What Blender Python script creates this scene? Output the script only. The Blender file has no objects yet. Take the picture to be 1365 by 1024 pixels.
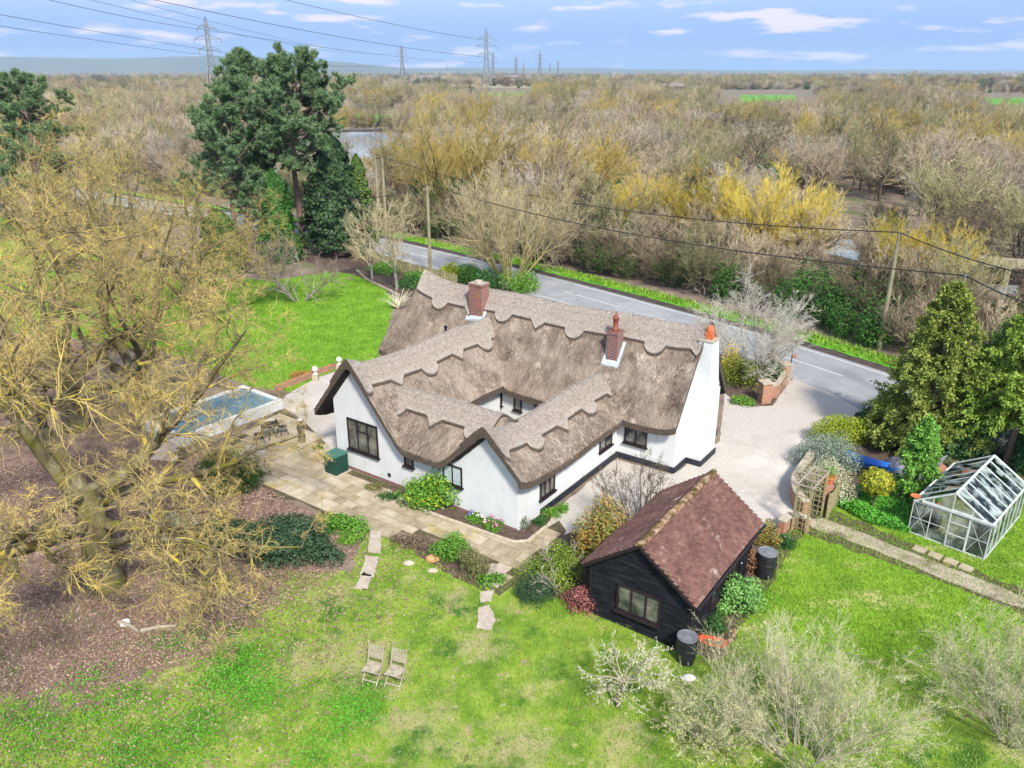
import bpy, math, random
import numpy as np
sc = bpy.context.scene
# ------------------------------------------------------------------ camera
FPX, HY, CAMH = 1060.0, 95.0, 17.0          # focal length in photo pixels, horizon row, drone height
PITCH = math.atan((512 - HY) / FPX)
cam = bpy.data.cameras.new('camera'); camo = bpy.data.objects.new('camera', cam)
sc.collection.objects.link(camo); sc.camera = camo
cam.sensor_fit = 'HORIZONTAL'; cam.sensor_width = 36; cam.lens = 36 * FPX / 1365
cam.clip_start = 0.1; cam.clip_end = 40000
camo.location = (0, 0, CAMH); camo.rotation_euler = (math.pi / 2 - PITCH, 0, 0)
# ------------------------------------------------------------------ world
SUN_EL, SUN_AZ = math.radians(44), math.radians(163)   # azimuth clockwise from +Y
w = bpy.data.worlds.new('World'); sc.world = w; w.use_nodes = True
nt = w.node_tree; N = nt.nodes; L = nt.links
bg = N['Background']; bg.inputs[1].default_value = 0.13
sky = N.new('ShaderNodeTexSky'); sky.sky_type = 'NISHITA'; sky.sun_disc = False
sky.sun_elevation = SUN_EL; sky.sun_rotation = SUN_AZ; sky.altitude = 0; sky.air_density = 1.0; sky.dust_density = 0.3; sky.ozone_density = 2.0
tc = N.new('ShaderNodeTexCoord'); sep = N.new('ShaderNodeSeparateXYZ'); L.new(tc.outputs['Generated'], sep.inputs[0])
tint = N.new('ShaderNodeMixRGB'); tint.blend_type = 'MULTIPLY'; tint.inputs[0].default_value = 1
L.new(sky.outputs[0], tint.inputs[1]); tint.inputs[2].default_value = (1.16, 0.98, 0.80, 1)
low = N.new('ShaderNodeMapRange'); low.interpolation_type = 'SMOOTHSTEP'; L.new(sep.outputs[2], low.inputs[0]); low.inputs[1].default_value = 0.0; low.inputs[2].default_value = 0.30
low.inputs[3].default_value = 1; low.inputs[4].default_value = 0
hz = N.new('ShaderNodeValToRGB'); L.new(sep.outputs[2], hz.inputs[0]); hz.color_ramp.elements[0].color = (0.25, 0.50, 0.96, 1); hz.color_ramp.elements[1].color = (0.08, 0.27, 0.90, 1); hz.color_ramp.elements[1].position = 0.10
hs = N.new('ShaderNodeMixRGB'); hs.blend_type = 'MULTIPLY'; hs.inputs[0].default_value = 1; L.new(hz.outputs[0], hs.inputs[1]); hs.inputs[2].default_value = (2.7, 2.7, 2.7, 1)
lm = N.new('ShaderNodeMixRGB'); L.new(low.outputs[0], lm.inputs[0]); L.new(tint.outputs[0], lm.inputs[1]); L.new(hs.outputs[0], lm.inputs[2])
mp = N.new('ShaderNodeMapping'); mp.inputs['Scale'].default_value = (8.0, 8.0, 46.0); mp.inputs['Location'].default_value = (0.2, 0.3, 0.9)
L.new(tc.outputs['Generated'], mp.inputs[0])
cn = N.new('ShaderNodeTexNoise'); cn.inputs['Scale'].default_value = 1.35; cn.inputs['Detail'].default_value = 5; cn.inputs['Roughness'].default_value = 0.5
L.new(mp.outputs[0], cn.inputs['Vector'])
cr = N.new('ShaderNodeValToRGB'); cr.color_ramp.elements[0].position = 0.56; cr.color_ramp.elements[1].position = 0.66
cr.color_ramp.elements[1].color = (0.85, 0.85, 0.85, 1)
L.new(cn.outputs[0], cr.inputs[0])
mx = N.new('ShaderNodeMixRGB'); L.new(cr.outputs[0], mx.inputs[0]); L.new(lm.outputs[0], mx.inputs[1]); mx.inputs[2].default_value = (3.0, 2.65, 3.1, 1)
L.new(mx.outputs[0], bg.inputs[0])
sun = bpy.data.lights.new('sun', 'SUN'); sun.energy = 2.3; sun.angle = math.radians(7); sun.color = (1, 0.94, 0.83)
suno = bpy.data.objects.new('sun', sun); sc.collection.objects.link(suno)
suno.rotation_euler = (math.pi / 2 - SUN_EL, 0, math.pi - SUN_AZ); suno.location = (30, -30, 60)
sc.view_settings.view_transform = 'Standard'; sc.view_settings.look = 'None'
sc.view_settings.exposure = 1.5; sc.view_settings.gamma = 1
sc.cycles.use_denoising = True; sc.cycles.denoising_input_passes = 'RGB_ALBEDO_NORMAL'; sc.cycles.denoising_prefilter = 'ACCURATE'; sc.cycles.max_bounces = 6; sc.cycles.diffuse_bounces = 3
sc.cycles.transparent_max_bounces = 12; sc.cycles.volume_bounces = 0
# ------------------------------------------------------------------ helpers
S_, C_ = math.sin(PITCH), math.cos(PITCH)
def G(px, py, z=0.0):
    """point at height z seen at pixel (px, py) of the photograph"""
    u = (px - 682.5) / FPX; v = (py - 512) / FPX
    d = (u, C_ - v * S_, -(S_ + v * C_)); t = (z - CAMH) / d[2]
    return np.array([d[0] * t, d[1] * t, z])
COL = sc.collection
def link(o, parent=None):
    COL.objects.link(o)
    if parent is not None: o.parent = parent
    return o
def tag(o, label=None, cat=None, group=None, kind=None):
    if label: o['label'] = label
    if cat: o['category'] = cat
    if group: o['group'] = group
    if kind: o['kind'] = kind
    return o
def empty(name, loc=(0, 0, 0), rz=0, label=None, cat=None, group=None):
    o = bpy.data.objects.new(name, None); o.empty_display_size = 0.3
    o.location = [float(c) for c in loc]; o.rotation_euler = (0, 0, rz); link(o)
    return tag(o, label, cat, group)
def copy_tree(o, parent=None):
    c = o.copy(); link(c, parent)
    for ch in list(o.children): copy_tree(ch, c)
    return c
def npmesh(name, V, F, mat, parent=None, smooth=False, mi=None):
    """V (n,3); F (m,k) all same size, or a list of such arrays"""
    V = np.asarray(V, np.float32).reshape(-1, 3)
    Fs = F if isinstance(F, list) else [F]
    Fs = [np.asarray(f, np.int32) for f in Fs if len(f)]
    me = bpy.data.meshes.new(name)
    me.vertices.add(len(V)); me.vertices.foreach_set('co', V.ravel())
    nl = sum(f.size for f in Fs); npoly = sum(len(f) for f in Fs)
    me.loops.add(nl); me.polygons.add(npoly)
    me.loops.foreach_set('vertex_index', np.concatenate([f.ravel() for f in Fs]))
    tot = np.concatenate([np.full(len(f), f.shape[1], np.int32) for f in Fs])
    st = np.concatenate([[0], np.cumsum(tot)[:-1]]).astype(np.int32)
    me.polygons.foreach_set('loop_start', st); me.polygons.foreach_set('loop_total', tot)
    mats = mat if isinstance(mat, (list, tuple)) else [mat]
    for m in mats: me.materials.append(m)
    if mi is not None: me.polygons.foreach_set('material_index', np.asarray(mi, np.int32))
    me.polygons.foreach_set('use_smooth', np.full(npoly, bool(smooth)))
    me.update(calc_edges=True); me.validate()
    return link(bpy.data.objects.new(name, me), parent)
class MB:
    """collects simple solids into one mesh"""
    def __init__(s): s.V = []; s.F = {}; s.n = 0
    def add(s, V, F):
        V = np.asarray(V, float); s.V.append(V)
        for f in F:
            s.F.setdefault(len(f), []).append([i + s.n for i in f])
        s.n += len(V); return s
    def box(s, a, b):
        (x0, y0, z0), (x1, y1, z1) = a, b
        V = [(x0, y0, z0), (x1, y0, z0), (x1, y1, z0), (x0, y1, z0), (x0, y0, z1), (x1, y0, z1), (x1, y1, z1), (x0, y1, z1)]
        return s.add(V, [(0, 3, 2, 1), (4, 5, 6, 7), (0, 1, 5, 4), (1, 2, 6, 5), (2, 3, 7, 6), (3, 0, 4, 7)])
    def beam(s, p, q, wd, hd, up=(0, 0, 1)):
        p = np.array(p, float); q = np.array(q, float); d = q - p; d /= np.linalg.norm(d)
        up = np.array(up, float)
        if abs(d @ up) > .98: up = np.array([1., 0, 0])
        x = np.cross(d, up); x /= np.linalg.norm(x); y = np.cross(x, d)
        V = [e + x * sx * wd / 2 + y * sy * hd / 2 for e in (p, q) for sx, sy in ((-1, -1), (1, -1), (1, 1), (-1, 1))]
        return s.add(V, [(0, 3, 2, 1), (4, 5, 6, 7), (0, 1, 5, 4), (1, 2, 6, 5), (2, 3, 7, 6), (3, 0, 4, 7)])
    def lathe(s, prof, c=(0, 0, 0), n=20, sx=1, sy=1):
        """prof: list of (r, z)"""
        V = []; F = []
        for r, z in prof:
            for i in range(n):
                a = 2 * math.pi * i / n; V.append((c[0] + r * sx * math.cos(a), c[1] + r * sy * math.sin(a), c[2] + z))
        for j in range(len(prof) - 1):
            for i in range(n):
                k = (i + 1) % n; F.append((j * n + i, j * n + k, (j + 1) * n + k, (j + 1) * n + i))
        F.append(tuple(range(n))[::-1]); F.append(tuple((len(prof) - 1) * n + i for i in range(n)))
        return s.add(V, F)
    def tube(s, pts, r, n=6):
        pts = np.array(pts, float); R = np.full(len(pts), r) if np.isscalar(r) else np.array(r)
        V, F = tubes(pts[None], R[None], n); return s.add(V, F.tolist())
    def prism(s, poly, z0, z1):
        n = len(poly)
        V = [(x, y, z0) for x, y in poly] + [(x, y, z1) for x, y in poly]
        F = [tuple(range(n))[::-1], tuple(range(n, 2 * n))] + [(i, (i + 1) % n, n + (i + 1) % n, n + i) for i in range(n)]
        return s.add(V, F)
    def build(s, name, mat, parent=None, smooth=False):
        return npmesh(name, np.concatenate(s.V), [np.array(f) for f in s.F.values()], mat, parent, smooth)
def tubes(P, R, m=4):
    """P (N,k,3) polylines, R (N,k) radii -> verts, quads"""
    Nn, k, _ = P.shape
    T = np.zeros_like(P); T[:, 1:-1] = P[:, 2:] - P[:, :-2]; T[:, 0] = P[:, 1] - P[:, 0]; T[:, -1] = P[:, -1] - P[:, -2]
    T /= np.linalg.norm(T, axis=2, keepdims=True) + 1e-9
    ref = np.where(np.abs(T[:, :1, 2:3]) > .8, np.array([[[1., 0, 0]]]), np.array([[[0, 0, 1.]]]))
    A = np.cross(T, np.broadcast_to(ref, T.shape)); A /= np.linalg.norm(A, axis=2, keepdims=True) + 1e-9
    B = np.cross(T, A)
    ang = np.arange(m) * 2 * np.pi / m
    V = P[:, :, None] + R[:, :, None, None] * (A[:, :, None] * np.cos(ang)[None, None, :, None] + B[:, :, None] * np.sin(ang)[None, None, :, None])
    idx = np.arange(Nn * k * m).reshape(Nn, k, m)
    a = idx[:, :-1]; b = np.roll(a, -1, axis=2); c = idx[:, 1:]; d = np.roll(c, -1, axis=2)
    return V.reshape(-1, 3), np.stack([a, b, d, c], -1).reshape(-1, 4)
def joinVF(parts):
    V = []; F = []; n = 0
    for v, f in parts:
        V.append(v); F.append(f + n); n += len(v)
    return np.concatenate(V), np.concatenate(F)
def smoothstep(a, b, x): t = np.clip((x - a) / (b - a), 0, 1); return t * t * (3 - 2 * t)
# ------------------------------------------------------------------ materials
def col(c): return (c[0], c[1], c[2], 1)
def M(name, cols, scale=3, rough=.8, bump=0, bscale=None, stretch=(1, 1, 1), isl=0, orand=0, detail=6, metal=0, spec=.3, pos=None, rg=.6, trans=0, dist=.02):
    """noise-mottled material; isl: share of per-island random, orand: share of per-object random"""
    m = bpy.data.materials.new(name); m.use_nodes = True; nt = m.node_tree; N = nt.nodes; L = nt.links
    b = N['Principled BSDF']; b.inputs['Roughness'].default_value = rough; b.inputs['Metallic'].default_value = metal
    b.inputs['Specular IOR Level'].default_value = spec
    tc = N.new('ShaderNodeTexCoord'); mp = N.new('ShaderNodeMapping'); mp.inputs['Scale'].default_value = stretch
    L.new(tc.outputs['Object'], mp.inputs[0])
    nz = N.new('ShaderNodeTexNoise'); nz.inputs['Scale'].default_value = scale; nz.inputs['Detail'].default_value = detail; nz.inputs['Roughness'].default_value = rg
    L.new(mp.outputs[0], nz.inputs['Vector'])
    cr = N.new('ShaderNodeValToRGB'); e = cr.color_ramp.elements; n = len(cols)
    P = pos or [(.3 + .4 * i / max(1, n - 1)) for i in range(n)]
    e[0].position = P[0]; e[0].color = col(cols[0])
    if n > 1: e[1].position = P[-1]; e[1].color = col(cols[-1])
    for i in range(1, n - 1):
        x = e.new(P[i]); x.color = col(cols[i])
    f = nz.outputs['Fac']
    def blend(f, src, k, rangew=1.0):
        mr = N.new('ShaderNodeMapRange'); L.new(src, mr.inputs[0]); mr.inputs[3].default_value = .5 - rangew * .25; mr.inputs[4].default_value = .5 + rangew * .25
        x = N.new('ShaderNodeMix'); x.inputs[0].default_value = k; L.new(f, x.inputs[2]); L.new(mr.outputs[0], x.inputs[3]); return x.outputs[0]
    if isl:
        g = N.new('ShaderNodeNewGeometry'); f = blend(f, g.outputs['Random Per Island'], isl)
    if orand:
        g = N.new('ShaderNodeObjectInfo'); f = blend(f, g.outputs['Random'], orand, 1.3)
    L.new(f, cr.inputs[0]); L.new(cr.outputs[0], b.inputs['Base Color'])
    if bump:
        n2 = N.new('ShaderNodeTexNoise'); n2.inputs['Scale'].default_value = bscale or scale * 4; n2.inputs['Detail'].default_value = 4
        L.new(mp.outputs[0], n2.inputs['Vector'])
        bp = N.new('ShaderNodeBump'); bp.inputs['Strength'].default_value = bump; bp.inputs['Distance'].default_value = dist
        L.new(n2.outputs['Fac'], bp.inputs['Height']); L.new(bp.outputs[0], b.inputs['Normal'])
    m['out'] = cr.name
    return m
def overlay(m, c, scale, lo, hi, detail=5, stretch=(1, 1, 1), soft=True, centre=None, rad=None):
    """lay a second noise-masked colour (moss, stains, bare patches) over a material made by M; centre/rad: patch of the place"""
    nt = m.node_tree; N = nt.nodes; L = nt.links; b = N['Principled BSDF']
    src = b.inputs['Base Color'].links[0].from_socket
    tc = N.new('ShaderNodeTexCoord'); mp = N.new('ShaderNodeMapping'); mp.inputs['Scale'].default_value = stretch; L.new(tc.outputs['Object'], mp.inputs[0])
    nz = N.new('ShaderNodeTexNoise'); nz.inputs['Scale'].default_value = scale; nz.inputs['Detail'].default_value = detail; nz.inputs['Roughness'].default_value = .65
    L.new(mp.outputs[0], nz.inputs['Vector']); f = nz.outputs['Fac']
    if centre is not None:
        d = N.new('ShaderNodeVectorMath'); d.operation = 'DISTANCE'; d.inputs[1].default_value = [float(x) for x in centre]; L.new(tc.outputs['Object'], d.inputs[0])
        mr = N.new('ShaderNodeMapRange'); L.new(d.outputs['Value'], mr.inputs[0]); mr.inputs[1].default_value = rad[0]; mr.inputs[2].default_value = rad[1]
        mr.inputs[3].default_value = .38; mr.inputs[4].default_value = -.4
        a = N.new('ShaderNodeMath'); L.new(f, a.inputs[0]); L.new(mr.outputs[0], a.inputs[1]); f = a.outputs[0]
    r = N.new('ShaderNodeMapRange'); L.new(f, r.inputs[0]); r.inputs[1].default_value = lo; r.inputs[2].default_value = hi
    x = N.new('ShaderNodeMixRGB'); L.new(r.outputs[0], x.inputs[0]); L.new(src, x.inputs[1]); x.inputs[2].default_value = col(c)
    L.new(x.outputs[0], b.inputs['Base Color']); return m
thatch_cols = [(.065, .048, .037), (.155, .118, .092), (.265, .21, .17), (.40, .335, .28)]
mat_thatch_main = M('thatch across the main range', thatch_cols, 1.1, .95, .8, 9, (2.0, .9, 1.0), pos=[.28, .42, .55, .72], detail=9, rg=.72, dist=.05)
mat_thatch_wing = M('thatch across the wings', thatch_cols[1:], 1.1, .95, .8, 9, (.9, 2.2, 1.0), pos=[.26, .46, .68], detail=9, rg=.72, dist=.05)
overlay(mat_thatch_main, (.060, .040, .030), .55, .54, .66, 10); overlay(mat_thatch_main, (.46, .38, .32), .8, .60, .68, 10)
overlay(mat_thatch_wing, (.10, .07, .05), .7, .56, .70, 10); overlay(mat_thatch_wing, (.22, .17, .07), .5, .62, .74, 9)
mat_ridge = M('thatch ridge straw', [(.13, .105, .085), (.31, .265, .227), (.44, .385, .335)], 9, .95, 1.0, 26, (1, 1, 1.4), pos=[.30, .46, .62], detail=7, rg=.8, dist=.05)
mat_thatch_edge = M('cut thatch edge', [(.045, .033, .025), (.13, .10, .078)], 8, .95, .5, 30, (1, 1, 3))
mat_wall = M('white painted render', [(.54, .56, .57), (.63, .65, .655)], 1.3, .85, .15, 14)
overlay(mat_wall, (.40, .40, .36), .9, .64, .86); overlay(mat_wall, (.44, .44, .40), 2.2, .60, .80, 8, (1, 1, .25))
mat_black = M('black painted timber', [(.012, .008, .010), (.03, .02, .024)], 6, .5)
mat_glass = M('dark window glass', [(.02, .026, .028), (.11, .11, .095), (.22, .205, .17)], 1.6, .06, spec=.9, pos=[.35, .52, .7], detail=2)  # paler mottles put varied reflections into the pane colour
mat_blind = M('white blind behind glass', [(.30, .37, .40), (.52, .58, .60)], 3, .15, spec=.8)
mat_lead = M('lead flashing', [(.30, .35, .40), (.55, .60, .64)], 6, .55, .3)
mat_plinth = M('black plinth paint', [(.010, .012, .02), (.03, .035, .05)], 3, .6)
mat_underside = M('dark thatch underside', [(.006, .005, .005), (.02, .016, .014)], 5, .9)  # near-black colour for the underside of the thatch
def brickmat(name, c1, c2, mortar, sc_=1.0):
    m = bpy.data.materials.new(name); m.use_nodes = True; nt = m.node_tree; N = nt.nodes; L = nt.links; b = N['Principled BSDF']; b.inputs['Roughness'].default_value = .9
    tc = N.new('ShaderNodeTexCoord'); sp = N.new('ShaderNodeSeparateXYZ'); cb = N.new('ShaderNodeCombineXYZ'); ad = N.new('ShaderNodeMath')
    L.new(tc.outputs['Object'], sp.inputs[0]); L.new(sp.outputs[0], ad.inputs[0]); L.new(sp.outputs[1], ad.inputs[1]); L.new(ad.outputs[0], cb.inputs[0]); L.new(sp.outputs[2], cb.inputs[1])
    br = N.new('ShaderNodeTexBrick'); L.new(cb.outputs[0], br.inputs[0]); br.inputs['Scale'].default_value = 1 / sc_
    br.inputs['Brick Width'].default_value = .225; br.inputs['Row Height'].default_value = .075; br.inputs['Mortar Size'].default_value = .009
    br.inputs[1].default_value = col(c1); br.inputs[2].default_value = col(c2); br.inputs[3].default_value = col(mortar)
    L.new(br.outputs[0], b.inputs['Base Color'])
    bp = N.new('ShaderNodeBump'); bp.inputs['Strength'].default_value = .5; bp.inputs['Distance'].default_value = .01; bp.invert = True
    L.new(br.outputs['Fac'], bp.inputs['Height']); L.new(bp.outputs[0], b.inputs['Normal'])
    return m
mat_brick = brickmat('old red brick', (.26, .075, .05), (.13, .045, .035), (.34, .27, .24))
overlay(mat_brick, (.34, .19, .02), 1.7, .56, .68)
mat_brick2 = brickmat('dark red brick', (.20, .06, .05), (.10, .035, .03), (.36, .30, .28))
mat_brick3 = brickmat('orange garden brick', (.42, .15, .07), (.26, .10, .06), (.40, .32, .26))
overlay(mat_brick3, (.25, .20, .12), 2.5, .50, .70)
mat_terra = M('terracotta', [(.42, .10, .04), (.60, .17, .07)], 6, .7)
mat_terradark = M('dark terracotta', [(.16, .05, .035), (.27, .08, .05)], 6, .7)
mat_stone = M('pale coping stone', [(.30, .25, .18), (.50, .44, .35)], 7, .9, .2)
# ------------------------------------------------------------------ the cottage
TH = math.radians(-35.36); HO = (-7.24, 32.5)
cot = empty('cottage', (HO[0], HO[1], 0), TH, 'white rendered cottage with thatched roofs round a small courtyard', 'house')
def kick(d, a, wd): return a * np.exp(-np.maximum(d, 0) / wd)
def z_main(s, t):
    zr = 6.12 + kick(12.3 - s, .45, .7) + kick(s + 4.6, .42, .8) + .05 * np.sin(s * .9)
    return zr + .28 - 1.46 * np.sqrt((t - 10.6) ** 2 + .05)
def z_lw(s, t):
    zr = 4.93 + kick(t + .4, .42, .6) + .04 * np.sin(t * 1.3)
    return np.where(t < 10.6, zr + .25 - 1.2 * np.sqrt((s - .5) ** 2 + .01 + .05 * smoothstep(0, 1, t)), -5)
def z_rw(s, t):
    zr = 3.68 + kick(t + .4, .42, .6) + .04 * np.sin(t * 1.1 + 1)
    return np.where(t < 10.6, zr + .18 - .97 * np.sqrt((s - 7.8) ** 2 + .01 + .05 * smoothstep(0, 1, t)), -5)
def z_cr(s, t):
    return np.where((s > .3) & (s < 7.9), 3.86 + .15 - .86 * np.sqrt((t - 1.75) ** 2 + .06), -5)
def smax(zs, k=9.0):
    m = np.max(zs, axis=0); return m + np.log(sum(np.exp(k * (z - m)) for z in zs)) / k
def hf(s, t):
    s = np.asarray(s, float); t = np.asarray(t, float)
    zs = [z_main(s, t), z_lw(s, t), z_rw(s, t), z_cr(s, t)]
    mm = np.max(zs, axis=0)
    z = smax([np.where(z < mm - 1.5, mm - 5, z) for z in zs])
    # eaves kick out a little where the straw is dressed
    return z
def roof():
    h = .085
    ss = np.arange(-4.6, 12.31, h); ts = np.arange(-.4, 13.61, h); rng = np.random.default_rng(3)
    Sg, Tg = np.meshgrid(ss, ts, indexing='ij')
    Sc = (Sg[:-1, :-1] + h / 2); Tc = Tg[:-1, :-1] + h / 2
    ins = ((Tc > 7.65)) | ((Sc > -1.9) & (Sc < 2.85) & (Tc < 9)) | ((Sc > 5.95) & (Sc < 9.62) & (Tc < 9)) | ((Tc < 3.85) & (Sc > 0) & (Sc < 8))
    # flare the west verge outwards towards the eaves, round the eaves corners
    wx = -1.15 * smoothstep(-3.2, -4.6, Sg) * smoothstep(10.4, 7.4, Tg) - .7 * smoothstep(-3.2, -4.6, Sg) * smoothstep(10.8, 13.6, Tg)
    Z = hf(Sg, Tg)
    Z = Z + rng.normal(0, .012, Z.shape)
    X = Sg + wx; Y = Tg
    nx, ny = Z.shape; top = np.stack([X, Y, Z], -1).reshape(-1, 3); bot = top.copy(); bot[:, 2] -= .30
    bot += 0; idx = np.arange(nx * ny).reshape(nx, ny); off = nx * ny
    I, J = np.nonzero(ins)
    q = np.stack([idx[I, J], idx[I + 1, J], idx[I + 1, J + 1], idx[I, J + 1]], -1)
    mainm = (z_main(Sc, Tc) > np.maximum(z_lw(Sc, Tc), np.maximum(z_rw(Sc, Tc), z_cr(Sc, Tc))))[I, J]
    crm = (z_cr(Sc, Tc) > np.maximum(z_lw(Sc, Tc), z_rw(Sc, Tc)))[I, J]
    mi_top = np.where(mainm | crm, 0, 1)
    F = [q, q[:, ::-1] + off]; mi = [mi_top, np.full(len(q), 2)]
    P = np.pad(ins, 1)
    for di, dj, e in ((1, 0, ((1, 0), (1, 1))), (-1, 0, ((0, 1), (0, 0))), (0, 1, ((1, 1), (0, 1))), (0, -1, ((0, 0), (1, 0)))):
        bd = ins & ~P[1 + di:1 + di + ins.shape[0], 1 + dj:1 + dj + ins.shape[1]]
        I2, J2 = np.nonzero(bd); a = idx[I2 + e[0][0], J2 + e[0][1]]; b = idx[I2 + e[1][0], J2 + e[1][1]]
        F.append(np.stack([a + off, b + off, b, a], -1)); mi.append(np.full(len(a), 3))
    o = npmesh('thatched_roof', np.concatenate([top, bot]), np.concatenate(F), [mat_thatch_main, mat_thatch_wing, mat_underside, mat_thatch_edge], cot, False, np.concatenate(mi))
    o.data.polygons.foreach_set('use_smooth', np.concatenate(mi) < 2)
roof()
mat_straw = M('loose straw on the slopes', [(.052, .038, .027), (.155, .116, .086), (.30, .24, .185), (.50, .42, .345)], .6, .95, isl=.30, detail=9, pos=[.34, .45, .55, .65])
mat_straw2 = M('loose straw on the ridges', [(.13, .105, .085), (.33, .283, .242), (.51, .45, .395)], 2, .95, isl=.65, detail=6)
def straws(name, n, mat, dz, ln, wd, sel, seed, kept=1.0):
    r = np.random.default_rng(seed); s = r.uniform(-5.6, 12.3, n * 3); t = r.uniform(-.4, 13.6, n * 3); m = sel(s, t); s = s[m][:n]; t = t[m][:n]; e = .02
    def zz(s, t): return hf(np.clip(s, -4.6, 12.3), t)
    z = zz(s, t); gs = (zz(s + e, t) - z) / e; gt = (zz(s, t + e) - z) / e; g = np.sqrt(gs ** 2 + gt ** 2) + 1e-6
    g2 = np.where(g < .15, .15, g); d = np.stack([-gs / g, -gt / g, -g2], 1); d /= np.linalg.norm(d, axis=1, keepdims=True); d += r.normal(0, .16, d.shape); nn = np.stack([-gs, -gt, np.ones(len(s))], 1); nn /= np.linalg.norm(nn, axis=1, keepdims=True)
    b = np.cross(nn, d); b /= np.linalg.norm(b, axis=1, keepdims=True); P = np.stack([s, t, z + dz(s, t)], 1) + nn * r.uniform(.0, .02, (len(s), 1)); l = ln * r.uniform(.5, 1.3, (len(s), 1))
    V = np.stack([P - b * wd, P + b * wd, P + d * l + nn * r.uniform(-.01, .018, (len(s), 1))], 1).reshape(-1, 3); o = npmesh(name, V, np.arange(len(V)).reshape(-1, 3), mat, cot); o['kind'] = 'stuff'; return o
def onroof(s, t):
    m = (t > 7.7) | ((s > -1.85) & (s < 2.8) & (t < 9)) | ((s > 6) & (s < 9.6) & (t < 9)) | ((t < 3.8) & (s > 0) & (s < 8)); lo = -4.55 - np.where(t < 10.4, 1.1 * smoothstep(10.4, 7.4, t), .65 * smoothstep(10.8, 13.6, t)); return m & (s > np.where(t > 7.7, lo, -9)) & (s < 12.28)
straws('loose_straw', 90000, mat_straw, lambda s, t: .0 * s, .15, .0085, lambda s, t: onroof(s, t) & (t < 11), 1)
def scallop(u, w0):
    """lower edge of the ridge cap: half rounds and points alternate"""
    p = (u % 4.3); d = 0 * u
    d = np.where(np.abs(p - 1.0) < .52, np.sqrt(np.maximum(.52 ** 2 - (p - 1.0) ** 2, 0)) * .95, d)
    d = np.where(np.abs(p - 3.15) < .42, (.42 - np.abs(p - 3.15)) * 1.1, d)
    return w0 + d
def ridgecap(name, zf, centre, u0, u1, axis, w0, sl, phase=0, sides=(1, -1)):
    nu = int((u1 - u0) / .035); u = np.linspace(u0, u1, nu); nv = 15
    rng = np.random.default_rng(5)
    d = []
    for i, uu in enumerate(u):
        wl = scallop(np.array(uu + phase), w0) ; wr = scallop(np.array(uu + phase + 2.1), w0)
        d.append(np.concatenate([-np.linspace(1, 0, nv)[:-1] * wl, np.linspace(0, 1, nv) * wr]))
    d = np.array(d) / math.sqrt(1 + sl * sl); U = np.repeat(u[:, None], d.shape[1], 1)
    if axis == 's': X, Y = U, centre + d
    else: X, Y = centre + d, U
    Z = zf(X, Y) + .15 + rng.normal(0, .006, X.shape)
    top = np.stack([X, Y, Z], -1); n, m = X.shape
    V = [top.reshape(-1, 3)]; idx = np.arange(n * m).reshape(n, m)
    F = [np.stack([idx[:-1, :-1], idx[1:, :-1], idx[1:, 1:], idx[:-1, 1:]], -1).reshape(-1, 4)]
    bot = top.copy(); bot[..., 2] -= .30; V.append(bot.reshape(-1, 3)); off = n * m
    for e in (idx[:, 0], idx[::-1, -1], idx[0, ::-1], idx[-1, :]):
        F.append(np.stack([e[:-1], e[1:], e[1:] + off, e[:-1] + off], -1))
    mi = np.concatenate([np.zeros(len(F[0]), int)] + [np.ones(len(f), int) for f in F[1:]])
    o = npmesh(name, np.concatenate(V), np.concatenate(F), [mat_ridge, mat_thatch_edge], cot, False, mi)
    o.data.polygons.foreach_set('use_smooth', mi == 0)
    r = np.random.default_rng(11); k = int((u1 - u0) * 1500); iu = r.integers(0, n - 1, k); iv = r.integers(0, m, k); C = top[iu, iv] + (top[iu + 1, iv] - top[iu, iv]) * r.random((k, 1)); jn = np.minimum(iv + 1, m - 1); jp = np.maximum(iv - 1, 0)
    D = np.where((iv > m // 2)[:, None], top[iu, jn] - top[iu, jp], top[iu, jp] - top[iu, jn]); D /= np.linalg.norm(D, axis=1, keepdims=True) + 1e-9; D += r.normal(0, .35, D.shape); T_ = top[iu + 1, iv] - top[iu, iv]; T_ /= np.linalg.norm(T_, axis=1, keepdims=True); C[:, 2] += r.uniform(.0, .015, k); ok_ = (iv > 2) & (iv < m - 3); C = C[ok_]; D = D[ok_]; T_ = T_[ok_]; k = len(C)
    V2 = np.stack([C - T_ * .008, C + T_ * .008, C + D * r.uniform(.05, .14, (k, 1)) + [0, 0, .012]], 1).reshape(-1, 3); oo = npmesh('ridge_straw', V2, np.arange(len(V2)).reshape(-1, 3), mat_straw2, o); oo['kind'] = 'stuff'
    # hazel liggers pegged along the cap
    mb = MB()
    for k in (-.72, -.38, .38, .72):
        dd = k * w0 / math.sqrt(1 + sl * sl); uu = np.arange(u0, u1, .25)
        x, y = (uu, np.full_like(uu, centre + dd)) if axis == 's' else (np.full_like(uu, centre + dd), uu)
        mb.tube(np.stack([x, y, zf(x, y) + .160], -1), .012, 4)
    for k0, k1 in ((-.72, -.38), (.38, .72)):
        uu = np.arange(u0, u1, .22); z = np.where(np.arange(len(uu)) % 2 == 0, k0, k1) * w0 / math.sqrt(1 + sl * sl) + centre
        x, y = (uu, z) if axis == 's' else (z, uu)
        mb.tube(np.stack([x, y, zf(x, y) + .160], -1), .009, 4)
    o2 = mb.build('hazel_ligger', mat_ligger, o)
mat_ligger = M('weathered hazel', [(.22, .175, .145), (.36, .30, .25)], 9, .9)
ridgecap('thatch_ridge', z_main, 10.6, -4.58, 12.28, 's', 1.45, 1.46, 3.9)
ridgecap('thatch_ridge', z_lw, .5, -.42, 9.95, 't', 1.35, 1.2, 3.6)
ridgecap('thatch_ridge', z_rw, 7.8, -.42, 9.15, 't', 1.15, .97, 1.3)
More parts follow.
